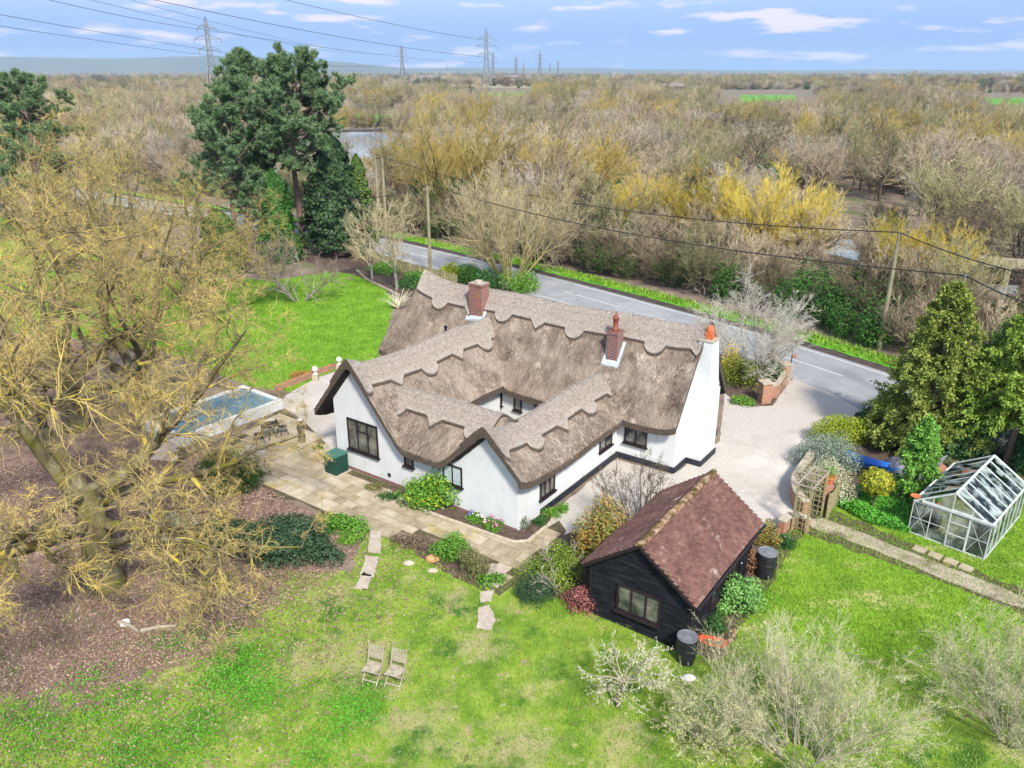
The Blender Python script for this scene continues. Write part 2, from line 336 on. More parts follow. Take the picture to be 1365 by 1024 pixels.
ridgecap('thatch_ridge', z_cr, 1.75, 1.15, 7.15, 's', 1.15, .86, 3.2)
def wall(mb, p, q, th, inset=0, step=.2, zb=0, top=None):
    """wall slab from p to q (s,t); outward is to the right of p->q; its top follows the underside of the thatch"""
    p = np.array(p, float); q = np.array(q, float); Ln = np.linalg.norm(q - p); d = (q - p) / Ln; n = np.array([d[1], -d[0]])
    k = max(2, int(Ln / step)); V = []
    for i in range(k + 1):
        c = p + d * Ln * i / k
        z = top if top is not None else float(hf(c[0], c[1])) - .2
        for off in (0, -th):
            e = c + n * off; V += [(e[0], e[1], zb), (e[0], e[1], z)]
    F = []
    for i in range(k):
        a = i * 4; b = a + 4; F += [(a, b, b + 1, a + 1), (a + 2, a + 3, b + 3, b + 2), (a + 1, b + 1, b + 3, a + 3)]
    F += [(0, 1, 3, 2), (k * 4, k * 4 + 2, k * 4 + 3, k * 4 + 1)]
    mb.add(V, F)
wb = MB()
wall(wb, (-1, 0), (9.15, 0), .28)
wall(wb, (9.15, 0.28), (9.15, 8.45), .28)
wall(wb, (9.151, 8.17), (12.06, 8.17), .28)
wall(wb, (12.06, 8.45), (12.06, 13.0), .28, top=None)
wall(wb, (12.06, 13.2), (-4.3, 13.2), .28)
wall(wb, (-4.3, 13.2), (-4.3, 8.17), .28)
wall(wb, (-4.3, 8.17), (-1, 8.17), .28)
wall(wb, (-1, 8.4), (-1, 0.28), .28)
wall(wb, (2.45, 3.6), (2.45, 8.0), .28)       # courtyard
wall(wb, (6.4, 8.0), (6.4, 3.6), .28)
wall(wb, (2.4, 8.1), (6.6, 8.1), .28)
wall(wb, (6.6, 3.5), (2.4, 3.5), .28)
wb.build('wall', mat_wall, cot)
pl = MB()
for p, q in (((9.18, 1.6), (9.18, 8.14)), ((9.18, 8.14), (12.09, 8.14)), ((12.09, 8.14), (12.09, 9.44)), ((12.81, 9.44), (12.81, 11.2)), ((12.09, 11.2), (12.09, 13.2))):
    p = np.array(p); q = np.array(q); d = (q - p) / np.linalg.norm(q - p); n = np.array([d[1], -d[0]])
    a = p; b = q; poly = [tuple(a), tuple(b), tuple(b + n * .05), tuple(a + n * .05)]
    pl.prism(poly, 0, .28)
pl.prism([(12.1, 9.44), (12.1, 9.39), (12.86, 9.39), (12.86, 9.44)], 0, .28)
pl.build('plinth', mat_plinth, cot)
sb = MB(); sb.prism([(-.9, -.001), (9.15, -.001), (9.15, -.03), (-.9, -.03)], 0, .12); sb.build('brick_footing', mat_brick2, cot)
def window(c, d, wd, z0, z1, lights=2, glass=None, transom=False, parent=cot, frame=None, th=.07, sillw=.07):
    """window centred at c=(s,t) on a wall running along unit d; outward = right of d. parts: frame > pane, sill"""
    frame = frame or mat_black; glass = glass or mat_glass
    d = np.array(d, float); n = np.array([d[1], -d[0]]); c = np.array(c, float)
    def P(u, o, z): e = c + d * u + n * o; return (e[0], e[1], z)
    def bx(mb, u0, u1, o0, o1, za, zb):
        V = [P(u0, o0, za), P(u1, o0, za), P(u1, o1, za), P(u0, o1, za), P(u0, o0, zb), P(u1, o0, zb), P(u1, o1, zb), P(u0, o1, zb)]
        mb.add(V, [(0, 3, 2, 1), (4, 5, 6, 7), (0, 1, 5, 4), (1, 2, 6, 5), (2, 3, 7, 6), (3, 0, 4, 7)])
    h = wd / 2; f = MB()
    bx(f, -h, h, .002, .06, z1 - th, z1); bx(f, -h, h, .002, .06, z0, z0 + th)
    bx(f, -h, -h + th, .002, .058, z0 + th, z1 - th); bx(f, h - th, h, .002, .058, z0 + th, z1 - th)
    for i in range(1, lights):
        u = -h + wd * i / lights; bx(f, u - th * .4, u + th * .4, .004, .055, z0 + th, z1 - th)
    if transom:
        u0 = -h + wd / lights; u1 = u0 + wd / lights; bx(f, u0, u1, .004, .052, z1 - (z1 - z0) * .36, z1 - (z1 - z0) * .36 + th * .8)
    fo = f.build('window_frame', frame, parent)
    g = MB(); bx(g, -h + th * .5, h - th * .5, .003, .022, z0 + th * .5, z1 - th * .5); g.build('pane', glass, fo)
    s2 = MB(); bx(s2, -h - .06, h + .06, .002, .06 + sillw, z0 - .07, z0 - .002); s2.build('sill', frame, fo)
    return fo
window((.76, 0), (1, 0), 1.86, 1.08, 2.6, 3, None, True)
window((3.48, 0), (1, 0), .52, 1.22, 1.95, 1)
window((5.9, 0), (1, 0), 1.0, 1.1, 2.0, 2, mat_blind, th=.055)
window((9.15, 2.1), (0, 1), 1.1, .72, 1.5, 3)
window((9.15, 7.0), (0, 1), 1.15, .9, 1.7, 2)
window((10.1, 8.17), (1, 0), 1.15, .88, 1.68, 2)
window((2.3, 8.1), (1, 0), .01 + .42, 1.0, 1.75, 1); window((3.5, 8.1), (1, 0), .48, .98, 1.72, 1); window((4.75, 8.1), (1, 0), .5, 1.15, 1.7, 1)
window((6.4, 5.8), (0, -1), .7, 1.0, 1.8, 2)
# chimneys
def flash(parent, x0, x1, y0, y1, zf, up=.22):
    n = 10; V = []; F = []
    m = MB()
    for (a, b, ax) in (((x0 - .16, y0 - .16), (x1 + .16, y0 - .02), 0), ((x0 - .16, y0 - .02), (x0 - .02, y1), 1), ((x1 + .02, y0 - .02), (x1 + .16, y1), 1)):
        for (xa, xb, ya, yb) in [(a[0], b[0], a[1] + (b[1] - a[1]) * i / n, a[1] + (b[1] - a[1]) * (i + 1) / n) for i in range(n)]:
            P = [(xa, ya), (xb, ya), (xb, yb), (xa, yb)]
            m.add([(x, y, float(zf(np.array(x), np.array(y))) - .1) for x, y in P] + [(x, y, float(zf(np.array(x), np.array(y))) + .07) for x, y in P], [(0, 3, 2, 1), (4, 5, 6, 7), (0, 1, 5, 4), (1, 2, 6, 5), (2, 3, 7, 6), (3, 0, 4, 7)])
    return m.build('flashing', mat_lead, parent)
c1 = MB(); c1.box((-.72, 9.6, 4), (.12, 10.25, 6.62)); c1.box((-.75, 9.57, 6.55), (.15, 10.28, 6.68)); o = c1.build('brick_chimney', mat_brick, cot); o['label'] = 'broad red brick chimney with orange lichen on its top'
flash(o, -.72, .12, 9.6, 10.1, lambda x, y: np.maximum(hf(x, y), 0))
m = MB(); m.lathe([(.2, 0), (.2, .12), (.12, .12)], (-.3, 9.92, 6.68), 12); m.build('chimney_cap', mat_stone, o)
c2 = MB(); c2.box((7.83, 9.15, 3.6), (8.40, 9.72, 5.66)); c2.box((7.79, 9.11, 5.60), (8.44, 9.76, 5.72)); o = c2.build('brick_chimney', mat_brick2, cot); o['label'] = 'narrow red brick chimney with one tall dark pot'
flash(o, 7.83, 8.40, 9.15, 9.7, hf)
m = MB(); m.lathe([(.17, 0), (.16, .1), (.13, .12), (.12, .55), (.15, .57), (.15, .63), (.05, .80), (.02, .92)], (8.11, 9.44, 5.72), 14); m.build('chimney_pot', mat_terradark, o, True)
# white stack: wide breast that slopes in to the flue
c3 = MB()
def frus(mb, a, b, z0, z1):
    (x0, y0, x1, y1), (u0, v0, u1, v1) = a, b
    V = [(x0, y0, z0), (x1, y0, z0), (x1, y1, z0), (x0, y1, z0), (u0, v0, z1), (u1, v0, z1), (u1, v1, z1), (u0, v1, z1)]
    mb.add(V, [(0, 3, 2, 1), (4, 5, 6, 7), (0, 1, 5, 4), (1, 2, 6, 5), (2, 3, 7, 6), (3, 0, 4, 7)])
frus(c3, (12.063, 9.48, 12.78, 11.2), (12.063, 9.48, 12.78, 11.2), 0, 2.6); frus(c3, (12.063, 9.48, 12.78, 11.2), (12.063, 9.85, 12.74, 10.95), 2.6, 3.9)
frus(c3, (12.063, 9.85, 12.74, 10.95), (12.08, 9.88, 12.7, 10.6), 3.9, 5.85)
o = c3.build('white_chimney', mat_wall, cot); o['label'] = 'tall white rendered chimney stack with orange pot'
m = MB(); m.box((12.05, 9.85, 5.853), (12.73, 10.63, 5.93)); m.build('chimney_cap', mat_stone, o)
m = MB(); m.box((12.23, 10.06, 5.93), (12.57, 10.4, 6.25)); m.lathe([(.17, 0), (.18, .08), (.15, .2), (.08, .3)], (12.4, 10.23, 6.25), 12); m.build('chimney_pot', mat_terra, o)
m = MB(); m.lathe([(.1, 0), (.13, .05), (.05, .1)], (12.02, 9.55, 4.75), 10); m.build('satellite_fitting', mat_lead, cot)
m = MB(); m.tube([(-1.55, 8.6, 3.2), (-1.55, 8.6, 4.35)], .07, 8); m.lathe([(.1, 0), (.1, .08)], (-1.55, 8.6, 4.33), 8); m.build('flue_pipe', mat_black, cot)
m = MB(); m.box((2.2, -.06, .38), (2.36, -.031, .52)); m.build('wall_vent', mat_black, cot)
# ------------------------------------------------------------------ ground, road, water
def px(pts, z=0): return [tuple(G(x, y, 0)[:2]) for x, y in pts]
def jitter(poly, step=.35, amp=.1, seed=0):
    rng = random.Random(seed); out = []
    n = len(poly)
    for i in range(n):
        a = np.array(poly[i]); b = np.array(poly[(i + 1) % n]); k = max(1, min(80, int(np.linalg.norm(b - a) / step)))
        for j in range(k):
            p = a + (b - a) * j / k; out.append((p[0] + rng.uniform(-amp, amp), p[1] + rng.uniform(-amp, amp)))
    return out
from mathutils.geometry import tessellate_polygon
from mathutils import Vector
def sheet(name, poly, z, mat, kind='structure', th=None, label=None, cat=None, parent=None):
    P = [Vector((x, y, 0)) for x, y in poly]
    tris = tessellate_polygon([P]); V = [(p.x, p.y, z) for p in P]
    F = []
    for t in tris:
        a, b, c = [V[i] for i in t]
        cr = (b[0] - a[0]) * (c[1] - a[1]) - (b[1] - a[1]) * (c[0] - a[0])
        F.append(t if cr > 0 else t[::-1])
    if th:      # give it a real edge
        n = len(V); V += [(x, y, z - th) for x, y, _ in V[:n]]
        ar = sum(V[i][0] * V[(i + 1) % n][1] - V[(i + 1) % n][0] * V[i][1] for i in range(n))
        Q = [(i, i + n, (i + 1) % n + n, (i + 1) % n) if ar > 0 else ((i + 1) % n, (i + 1) % n + n, i + n, i) for i in range(n)]
        o = npmesh(name, V, [np.array(F), np.array(Q)], mat, parent)
    else: o = npmesh(name, V, np.array(F), mat, parent)
    return tag(o, label, cat, None, kind)
def inpoly(P, poly):
    x, y = P[:, 0], P[:, 1]; c = np.zeros(len(P), bool); n = len(poly)
    for i in range(n):
        x0, y0 = poly[i]; x1, y1 = poly[(i + 1) % n]
        if y0 == y1: continue
        m = ((y0 > y) != (y1 > y)) & (x < (x1 - x0) * (y - y0) / (y1 - y0) + x0); c ^= m
    return c
OAK = G(142, 772)
mat_ground = M('scrub floor of dead grass and litter', [(.085, .062, .048), (.19, .145, .11), (.27, .22, .16)], .35, .95, .4, 9, detail=9, rg=.7)
overlay(mat_ground, (.10, .14, .03), .12, .52, .68, 8)
mat_lawn = M('rough lawn', [(.05, .115, .008), (.125, .23, .018), (.21, .31, .030), (.36, .36, .11)], .9, .95, .8, 22, pos=[.28, .44, .56, .70], detail=10, rg=.72, dist=.05)
overlay(mat_lawn, (.42, .36, .17), .42, .57, .72, 9); overlay(mat_lawn, (.46, .40, .22), 2.6, .60, .68, 10)
overlay(mat_lawn, (.20, .135, .105), 1.6, .55, .62, 10, centre=OAK, rad=(4.0, 10.0))
for _c, _r in ((G(480, 890), 3.2), (G(560, 970), 2.6), (G(640, 860), 2.0), (G(440, 790), 2.0), (G(700, 1000), 2.4), (G(600, 800), 1.6), (G(830, 990), 2.0), (G(400, 880), 1.8)): overlay(mat_lawn, (.36, .31, .16), 1.3, .62, .95, 10, centre=_c, rad=(0.0, _r * 1.7))
overlay(mat_lawn, (.33, .25, .15), 1.1, .60, .66, 10); overlay(mat_lawn, (.045, .13, .012), .6, .54, .64, 10); overlay(mat_lawn, (.15, .12, .065), 1.9, .62, .68, 10)
mat_lawn2 = M('lush lawn', [(.05, .13, .006), (.11, .25, .012), (.19, .36, .025)], .8, .95, .6, 18, detail=10, rg=.72, dist=.04)
overlay(mat_lawn2, (.30, .36, .10), .5, .62, .8, 8)
mat_lawn3 = M('mown lawn right', [(.07, .16, .008), (.16, .30, .015), (.27, .40, .04)], .7, .95, .6, 18, detail=10, rg=.72, dist=.04)
overlay(mat_lawn3, (.48, .44, .18), .45, .54, .70, 9, (1, 1.8, 1))
mat_gravel = M('pale gravel', [(.24, .21, .185), (.44, .40, .36), (.58, .54, .49)], 9, .95, .7, 30, pos=[.30, .48, .66], detail=8, rg=.85, dist=.03)
overlay(mat_gravel, (.34, .30, .26), .35, .50, .80, 8); overlay(mat_gravel, (.58, .55, .50), .22, .52, .7, 8); overlay(mat_gravel, (.30, .27, .20), 1.2, .66, .76, 9)
mat_soil = M('dark bed soil', [(.05, .033, .025), (.13, .09, .07)], 4, .95, .6, 20, detail=8)
mat_litter = M('leaf litter', [(.075, .048, .038), (.19, .125, .10), (.31, .22, .175)], 2.2, .95, .7, 14, detail=10, rg=.75)
mat_asphalt = M('worn asphalt', [(.22, .225, .235), (.30, .305, .315)], .5, .9, .2, 40, detail=8)
overlay(mat_asphalt, (.36, .365, .37), .25, .5, .8, 4); overlay(mat_asphalt, (.16, .16, .165), .5, .60, .68, 6); overlay(mat_asphalt, (.30, .27, .23), .35, .62, .8, 8)
mat_line = M('road paint', [(.42, .43, .43), (.58, .59, .59)], 5, .7)
mat_water = M('still grey water', [(.30, .34, .38), (.36, .40, .44)], .05, .12, .25, .8, spec=.8, dist=.03)
mat_river = M('shallow river water', [(.16, .17, .16), (.30, .31, .30)], .12, .15, .25, .8, spec=.8, dist=.03)
mat_field2 = M('pale stubble field', [(.30, .25, .15), (.40, .34, .20)], .01, .95)
mat_field = M('green crop field', [(.07, .26, .02), (.12, .36, .03)], .01, .95)
# ground: one sheet to the horizon, finer near the camera
g = MB(); g.add([(-9000, -60, 0), (9000, -60, 0), (9000, 9500, 0), (-9000, 9500, 0)], [(0, 1, 2, 3)])
tag(g.build('ground', mat_ground), kind='structure')
front = [(-400, 1200), (-260, 820), (0, 800), (120, 770), (290, 735), (380, 762), (470, 762), (492, 700), (560, 735), (640, 780), (700, 735), (790, 815), (915, 872), (990, 780), (1045, 706), (1085, 690), (1100, 660), (1200, 640), (1380, 640), (1700, 760), (2000, 1200)]
LAWNF = px(front)
sheet('front_lawn', jitter(LAWNF, .4, .12, 1), .004, mat_lawn)
rlawn = px([(1000, 800), (1045, 712), (1085, 700), (1100, 655), (1200, 640), (1380, 630), (1560, 700), (1700, 840), (1500, 960), (1290, 905), (1100, 860), (960, 870)])
sheet('side_lawn', jitter(rlawn, .4, .15, 2), .008, mat_lawn3)
blawn = px([(528, 400), (505, 380), (470, 366), (440, 362), (380, 372), (250, 372), (120, 340), (-60, 262), (-300, 262), (-300, 440), (0, 440), (230, 470), (330, 515), (388, 522), (430, 500), (505, 478)])
sheet('back_lawn', jitter(blawn, .6, .15, 3), .004, mat_lawn2)
# weeds and litter bed beneath the oak
sheet('leaf_litter_ground', jitter(px([(-260, 820), (0, 830), (150, 800), (300, 745), (380, 740), (450, 700), (360, 665), (340, 600), (200, 600), (100, 450), (-300, 440)]), .5, .2, 4), .008, mat_litter)
drive = px([(700, 716), (821, 612), (896, 633), (960, 588), (966, 524), (985, 540), (1005, 543), (1030, 541), (1053, 508), (1078, 506), (1110, 522), (1155, 549), (1120, 566), (1088, 596), (1062, 636), (1066, 664), (1056, 700), (1000, 705), (930, 720), (830, 720), (742, 742), (716, 722)])
sheet('gravel_drive', jitter(drive, .4, .04, 5), .010, mat_gravel)
gravel2 = px([(380, 528), (420, 505), (462, 490), (520, 478), (545, 470), (470, 560), (450, 620), (441, 598), (405, 560), (372, 540)])
sheet('gravel_yard', jitter(gravel2, .4, .04, 6), .010, mat_gravel)
# stone paving: separate slabs
mat_pave = M('weathered sandstone slabs', [(.20, .155, .10), (.35, .285, .20), (.49, .42, .325)], 2.2, .9, .25, 12, isl=.45, detail=8, pos=[.28, .48, .66])
overlay(mat_pave, (.36, .28, .06), .5, .58, .70, 8)
overlay(mat_pave, (.17, .14, .10), 1.0, .60, .8, 8)
mat_joint = M('mossy paving joints', [(.05, .04, .03), (.12, .10, .05)], 4, .95)
mat_pavepink = M('pinkish paving slabs', [(.34, .27, .24), (.47, .39, .35)], 2.0, .9, .2, 12, isl=.4)
patio = px([(300, 592), (345, 566), (372, 545), (405, 562), (441, 600), (452, 622), (472, 628), (545, 655), (690, 714), (702, 722), (745, 694), (755, 708), (738, 740), (692, 775), (665, 795), (640, 775), (655, 745), (590, 720), (520, 706), (492, 712), (440, 690), (400, 668), (360, 664), (345, 640), (310, 615)])
def paving(poly, name, z, mat, ang, sz, seed=1, gap=.025, z0=.012):
    rng = random.Random(seed); ca, sa = math.cos(ang), math.sin(ang)
    sheet(name + '_bed', poly, z0, mat_joint)
    P = np.array(poly); Q = np.stack([P[:, 0] * ca + P[:, 1] * sa, -P[:, 0] * sa + P[:, 1] * ca], 1)
    mb = MB(); v = Q[:, 1].min()
    while v < Q[:, 1].max():
        h = rng.choice(sz); u = Q[:, 0].min() + rng.uniform(0, .4)
        while u < Q[:, 0].max():
            w_ = rng.choice(sz) * rng.choice((1, 1, 1.3))
            cs = [(u + gap / 2, v + gap / 2), (u + w_ - gap / 2, v + gap / 2), (u + w_ - gap / 2, v + h - gap / 2), (u + gap / 2, v + h - gap / 2)]
            W_ = [(a * ca - b * sa, a * sa + b * ca) for a, b in cs]
            if inpoly(np.array(W_), poly).sum() >= 3:
                dz = rng.uniform(-.004, .006); mb.prism([(x + rng.uniform(-.008, .008), y + rng.uniform(-.008, .008)) for x, y in W_], z - .03, z + dz)
            u += w_
        v += h
    tag(mb.build(name, mat), kind='structure')
paving(patio, 'patio', .035, mat_pave, TH, (.45, .6, .6, .75))
paving(px([(200, 600), (222, 580), (250, 592), (245, 612), (215, 622)]), 'side_paving', .035, mat_pavepink, TH + .4, (.5, .6), 3)
# stepping stones on the lawn
mat_step = M('grey stepping stone', [(.34, .28, .23), (.50, .43, .37)], 4, .9, .3, 12)
steps = [[(494, 708), (508, 710), (507, 738), (490, 737)], [(488, 742), (505, 744), (498, 770), (480, 768)], [(484, 764), (495, 768), (490, 786), (473, 785)],
         [(655, 752), (678, 757), (664, 784), (643, 781)], [(640, 790), (658, 788), (655, 803), (640, 803)], [(638, 812), (652, 808), (661, 828), (655, 840), (636, 838)]]
for i, s_ in enumerate(steps):
    tag(sheet('stepping_stone', jitter(px(s_), .15, .025, i), .05, mat_step, None, .05), ['long grey stepping stone at the edge of the patio', 'grey stepping stone, middle of the three left on the lawn', 'grey stepping stone, lowest of the three left on the lawn',
        'broad stone slab leading off the patio corner', 'small stepping stone below the broad slab', 'rounded mossy stepping stone alone on the lawn'][i], 'stepping stone')
# garden path to the greenhouse
pa = px([(1078, 694), (1100, 692), (1160, 715), (1232, 744), (1320, 778), (1420, 820), (1440, 850), (1365, 812), (1300, 790), (1200, 748), (1120, 716), (1082, 704)])
mat_path = M('worn concrete path', [(.30, .235, .18), (.48, .40, .33)], 1.5, .9, .3, 14, detail=9)
overlay(mat_path, (.13, .095, .06), .9, .50, .66, 9)
sheet('garden_path', jitter(pa, .4, .05, 8), .03, mat_path, 'structure', .03)
sheet('path_soil', jitter(px([(1070, 690), (1110, 680), (1240, 735), (1340, 775), (1440, 820), (1440, 860), (1340, 808), (1200, 756), (1076, 712)]), .3, .12, 9), .013, mat_soil)
for i in range(4):
    a = G(1215 + i * 20.5, 733 + i * 8.3); c, s2 = math.cos(-.80), math.sin(-.80)
    poly = [(a[0] + u * c - v * s2, a[1] + u * s2 + v * c) for u, v in ((0, 0), (.44, 0), (.44, .40), (0, .40))]
    o = sheet('paving_slab', poly, .06, mat_pave, None, .05)
    tag(o, ['buff paving slab by the greenhouse door, farthest left of four', 'buff paving slab by the greenhouse door, second from left', 'buff paving slab by the greenhouse door, third from left', 'buff paving slab by the greenhouse door, farthest right of four'][i], 'paving slab')
# flower bed along the front of the cottage, kerbed
def hpt(s, t): c, s2 = math.cos(TH), math.sin(TH); return (HO[0] + s * c - t * s2, HO[1] + s * s2 + t * c)
bed = [hpt(*p) for p in ((3.0, -.04), (9.18, -.04), (9.2, 1.7), (9.75, 1.7), (9.9, 1.2), (9.9, -.4), (9.5, -.75), (9.0, -.8), (6, -.95), (4.4, -.95), (3.4, -.75), (2.7, -.6), (2.7, -.04))]
sheet('flower_bed_soil', bed, .06, mat_soil, 'structure', .06)
eb = MB(); eb.tube([(x, y, .06) for x, y in bed[2:-1]], .07, 6); tag(eb.build('stone_edging', mat_stone), 'curved stone edging round the flower bed beside the white wall', 'edging')
sheet('shrub_bed_soil', jitter(px([(705, 740), (750, 715), (820, 700), (880, 720), (800, 820), (745, 800), (690, 790)]), .3, .1, 12), .013, mat_soil)
sheet('shed_side_soil', jitter(px([(915, 872), (960, 880), (1020, 790), (1070, 712), (1045, 700), (1010, 720)]), .3, .1, 13), .013, mat_soil)
sheet('lawn_bed_soil', jitter(px([(515, 715), (560, 715), (640, 745), (650, 790), (590, 760)]), .3, .1, 14), .013, mat_soil)
sheet('drive_bed_soil', jitter(px([(962, 520), (985, 540), (1030, 541), (1048, 500), (1010, 478), (958, 465)]), .3, .05, 15), .013, mat_soil)
sheet('hedge_soil', jitter(px([(1066, 664), (1062, 636), (1088, 596), (1120, 566), (1160, 540), (1400, 600), (1365, 640), (1200, 655), (1100, 672)]), .3, .1, 16), .013, mat_soil)
sheet('lawn_end_soil', jitter(px([(528, 400), (505, 380), (470, 366), (440, 362), (400, 345), (460, 330), (560, 370), (640, 380), (560, 410)]), .4, .1, 17), .013, mat_soil)
# road
RC = np.array([(-150, 175), (-95, 142), (-62, 119), (-40.6, 103.3), (-23.3, 90.6), (-14.5, 83.3), (-7.7, 76.6), (-1.6, 70.6), (4.26, 64.2), (8.35, 59.4), (13.2, 53.6), (17.38, 47.95), (19.78, 44.5), (25.5, 35.8), (31, 26), (38, 12)])
def catmull(P, n=8):
    P = np.array(P, float); Q = np.vstack([2 * P[0] - P[1], P, 2 * P[-1] - P[-2]]); out = []
    for i in range(1, len(Q) - 2):
        for t in np.linspace(0, 1, n, endpoint=False):
            out.append(.5 * (2 * Q[i] + (Q[i + 1] - Q[i - 1]) * t + (2 * Q[i - 1] - 5 * Q[i] + 4 * Q[i + 1] - Q[i + 2]) * t * t + (3 * Q[i] - Q[i - 1] - 3 * Q[i + 1] + Q[i + 2]) * t ** 3))
    out.append(Q[-2]); return np.array(out)
RP = catmull(RC)
RT = np.gradient(RP, axis=0); RT /= np.linalg.norm(RT, axis=1, keepdims=True); RN = np.stack([-RT[:, 1], RT[:, 0]], 1)   # RN: far side
arc = np.concatenate([[0], np.cumsum(np.linalg.norm(np.diff(RP, axis=0), axis=1))])
def arcof(p): return arc[np.argmin(np.linalg.norm(RP - np.array(p), axis=1))]
def strip(name, o0, o1, z, mat, a0=0, a1=1e9, kind='structure', jit=0, seed=0, parent=None):
    m = (arc >= a0) & (arc <= a1); P = RP[m]; Nn = RN[m]; rng = np.random.default_rng(seed); k = len(P)
    A = P + Nn * (o0 + rng.uniform(-jit, jit, (k, 1))); B = P + Nn * (o1 + rng.uniform(-jit, jit, (k, 1)))
    V = np.zeros((2 * k, 3)); V[:k, :2] = A; V[k:, :2] = B; V[:, 2] = z; i = np.arange(k - 1)
    return tag(npmesh(name, V, np.stack([i, i + 1, i + 1 + k, i + k], 1), mat, parent), kind=kind)
mat_dirt = M('dark verge dirt', [(.03, .022, .018), (.09, .07, .06)], 1.5, .95, .5, 14, detail=8)
mat_verge = M('bright verge grass', [(.06, .22, .01), (.12, .38, .02)], 2, .95, .8, 16)
strip('road', -2.9, 2.75, .016, mat_asphalt)
strip('verge_soil', 2.5, 4.3, .012, mat_dirt, jit=.12)
strip('near_verge_soil', -3.6, -2.7, .012, mat_dirt, a1=arcof((17.2, 48.3)), jit=.15, seed=3); strip('near_verge_soil', -3.6, -2.7, .012, mat_dirt, a0=arcof((23, 39.5)), jit=.15, seed=4)
sheet('drive_mouth', px([(1052, 503), (1068, 493), (1172, 538), (1160, 556), (1105, 545)]), .013, mat_gravel)
strip('road_verge', 3.75, 5.1, .020, mat_verge, jit=.12, seed=2)
def paintline(off, a0, a1, wd=.10):
    k = max(4, int((a1 - a0) / .8)); aa = np.linspace(a0, a1, k)
    P = np.stack([np.interp(aa, arc, RP[:, 0]), np.interp(aa, arc, RP[:, 1])], 1); Nn = np.stack([np.interp(aa, arc, RN[:, 0]), np.interp(aa, arc, RN[:, 1])], 1)
    V = np.zeros((2 * k, 3)); V[:k, :2] = P + Nn * (off - wd / 2); V[k:, :2] = P + Nn * (off + wd / 2); V[:, 2] = .020; i = np.arange(k - 1)
    return V, np.stack([i, i + 1, i + 1 + k, i + k], 1)
A1, A2 = arcof((17.38, 47.95)), arcof((19.78, 44.5)); B1, B2 = arcof((4.26, 64.2)), arcof((8.35, 59.2)); C1_, C2_ = arcof((10.9, 56.3)), arcof((13, 53.7)); D1 = arcof((-7.7, 76.6))
segs = [(0, A1, A2), (0, B1, B2), (0, C1_, C2_), (0, D1 - 5, D1 + 2), (0, D1 - 15, D1 - 9), (0, A2 + 4, A2 + 9), (2.35, A1 - 22, A1 - 3), (2.35, A1 - .5, A2 + 12), (-2.4, A1 - 1 - 20, A1 - 5), (-2.4, A2 + 2.5, A2 + 12), (-2.4, D1 - 30, A1 - 30), (2.35, D1 - 30, A1 - 24)]
v, f = joinVF([paintline(o, a, b, .12) for o, a, b in segs]); tag(npmesh('road_marking', v, f, mat_line), kind='structure')
# lay-by kerb across the drive mouth
sheet('drive_apron', px([(1083, 510), (1150, 548), (1158, 536), (1100, 512)]), .022, mat_asphalt)
# water
LAKE = px([(300, 250), (320, 205), (380, 182), (470, 176), (560, 178), (572, 200), (540, 225), (528, 246), (470, 252), (380, 255)])
sheet('lake', jitter(LAKE, 4, .6, 20), .02, mat_water)
RIVER = px([(780, 262), (850, 268), (960, 306), (1110, 318), (1280, 336), (1400, 350), (1560, 360), (1560, 430), (1365, 400), (1240, 366), (1110, 340), (960, 330), (840, 300)])
sheet('river', jitter(RIVER, 3, .4, 21), .02, mat_river)
for i, p_ in enumerate([[(985, 127), (1060, 127), (1062, 135), (990, 136)], [(1310, 131), (1460, 130), (1460, 139), (1322, 140)], [(640, 124), (700, 122), (700, 130), (640, 132)], [(470, 152), (520, 152), (522, 163), (475, 164)]]):
    sheet('field', px(p_), .05, mat_field)
for i, p_ in enumerate([[(760, 108), (1080, 108), (1090, 111), (750, 111)], [(300, 106), (520, 106), (520, 109), (300, 109)], [(1100, 112), (1500, 112), (1500, 116), (1100, 116)], [(0, 108), (250, 108), (240, 112), (0, 112)], [(560, 113), (900, 113), (900, 117), (560, 117)]]): sheet('field', px(p_), .05, mat_field2 if i % 2 == 0 else mat_field)
# hills far off
mat_hill = M('wooded far hills', [(.05, .07, .05), (.10, .12, .07)], .002, .95)
def hills(x0, x1, y, h, wd, seed):
    rng = np.random.default_rng(seed); n = 90; x = np.linspace(x0, x1, n); e = np.sin(np.linspace(0, np.pi, n)) ** .6
    z = np.zeros(n)
    for k in range(1, 7): z += np.sin(x / (x1 - x0) * k * 7 + rng.uniform(0, 6)) / k
    z = h * e * (1 + .13 * z); prof = np.array([0, .3, .7, .95, 1, .95, .7, .3, 0]); yy = np.linspace(0, wd, 9)
    V = np.zeros((n, 9, 3)); V[..., 0] = x[:, None]; V[..., 1] = y + yy[None]; V[..., 2] = z[:, None] * prof[None]; V[..., 2] += rng.normal(0, h * .012, (n, 9)) * prof; V[..., 2] -= .5 * (prof == 0)
    i = np.arange(n * 9).reshape(n, 9); F = np.stack([i[:-1, :-1], i[1:, :-1], i[1:, 1:], i[:-1, 1:]], -1).reshape(-1, 4)
    tag(npmesh('hills', V.reshape(-1, 3), F, mat_hill, smooth=True), kind='structure')
hills(-7600, -600, 6200, 135, 1500, 1); hills(-3500, 3400, 7600, 42, 1200, 2); hills(-1000, 8600, 8100, 30, 1200, 3)
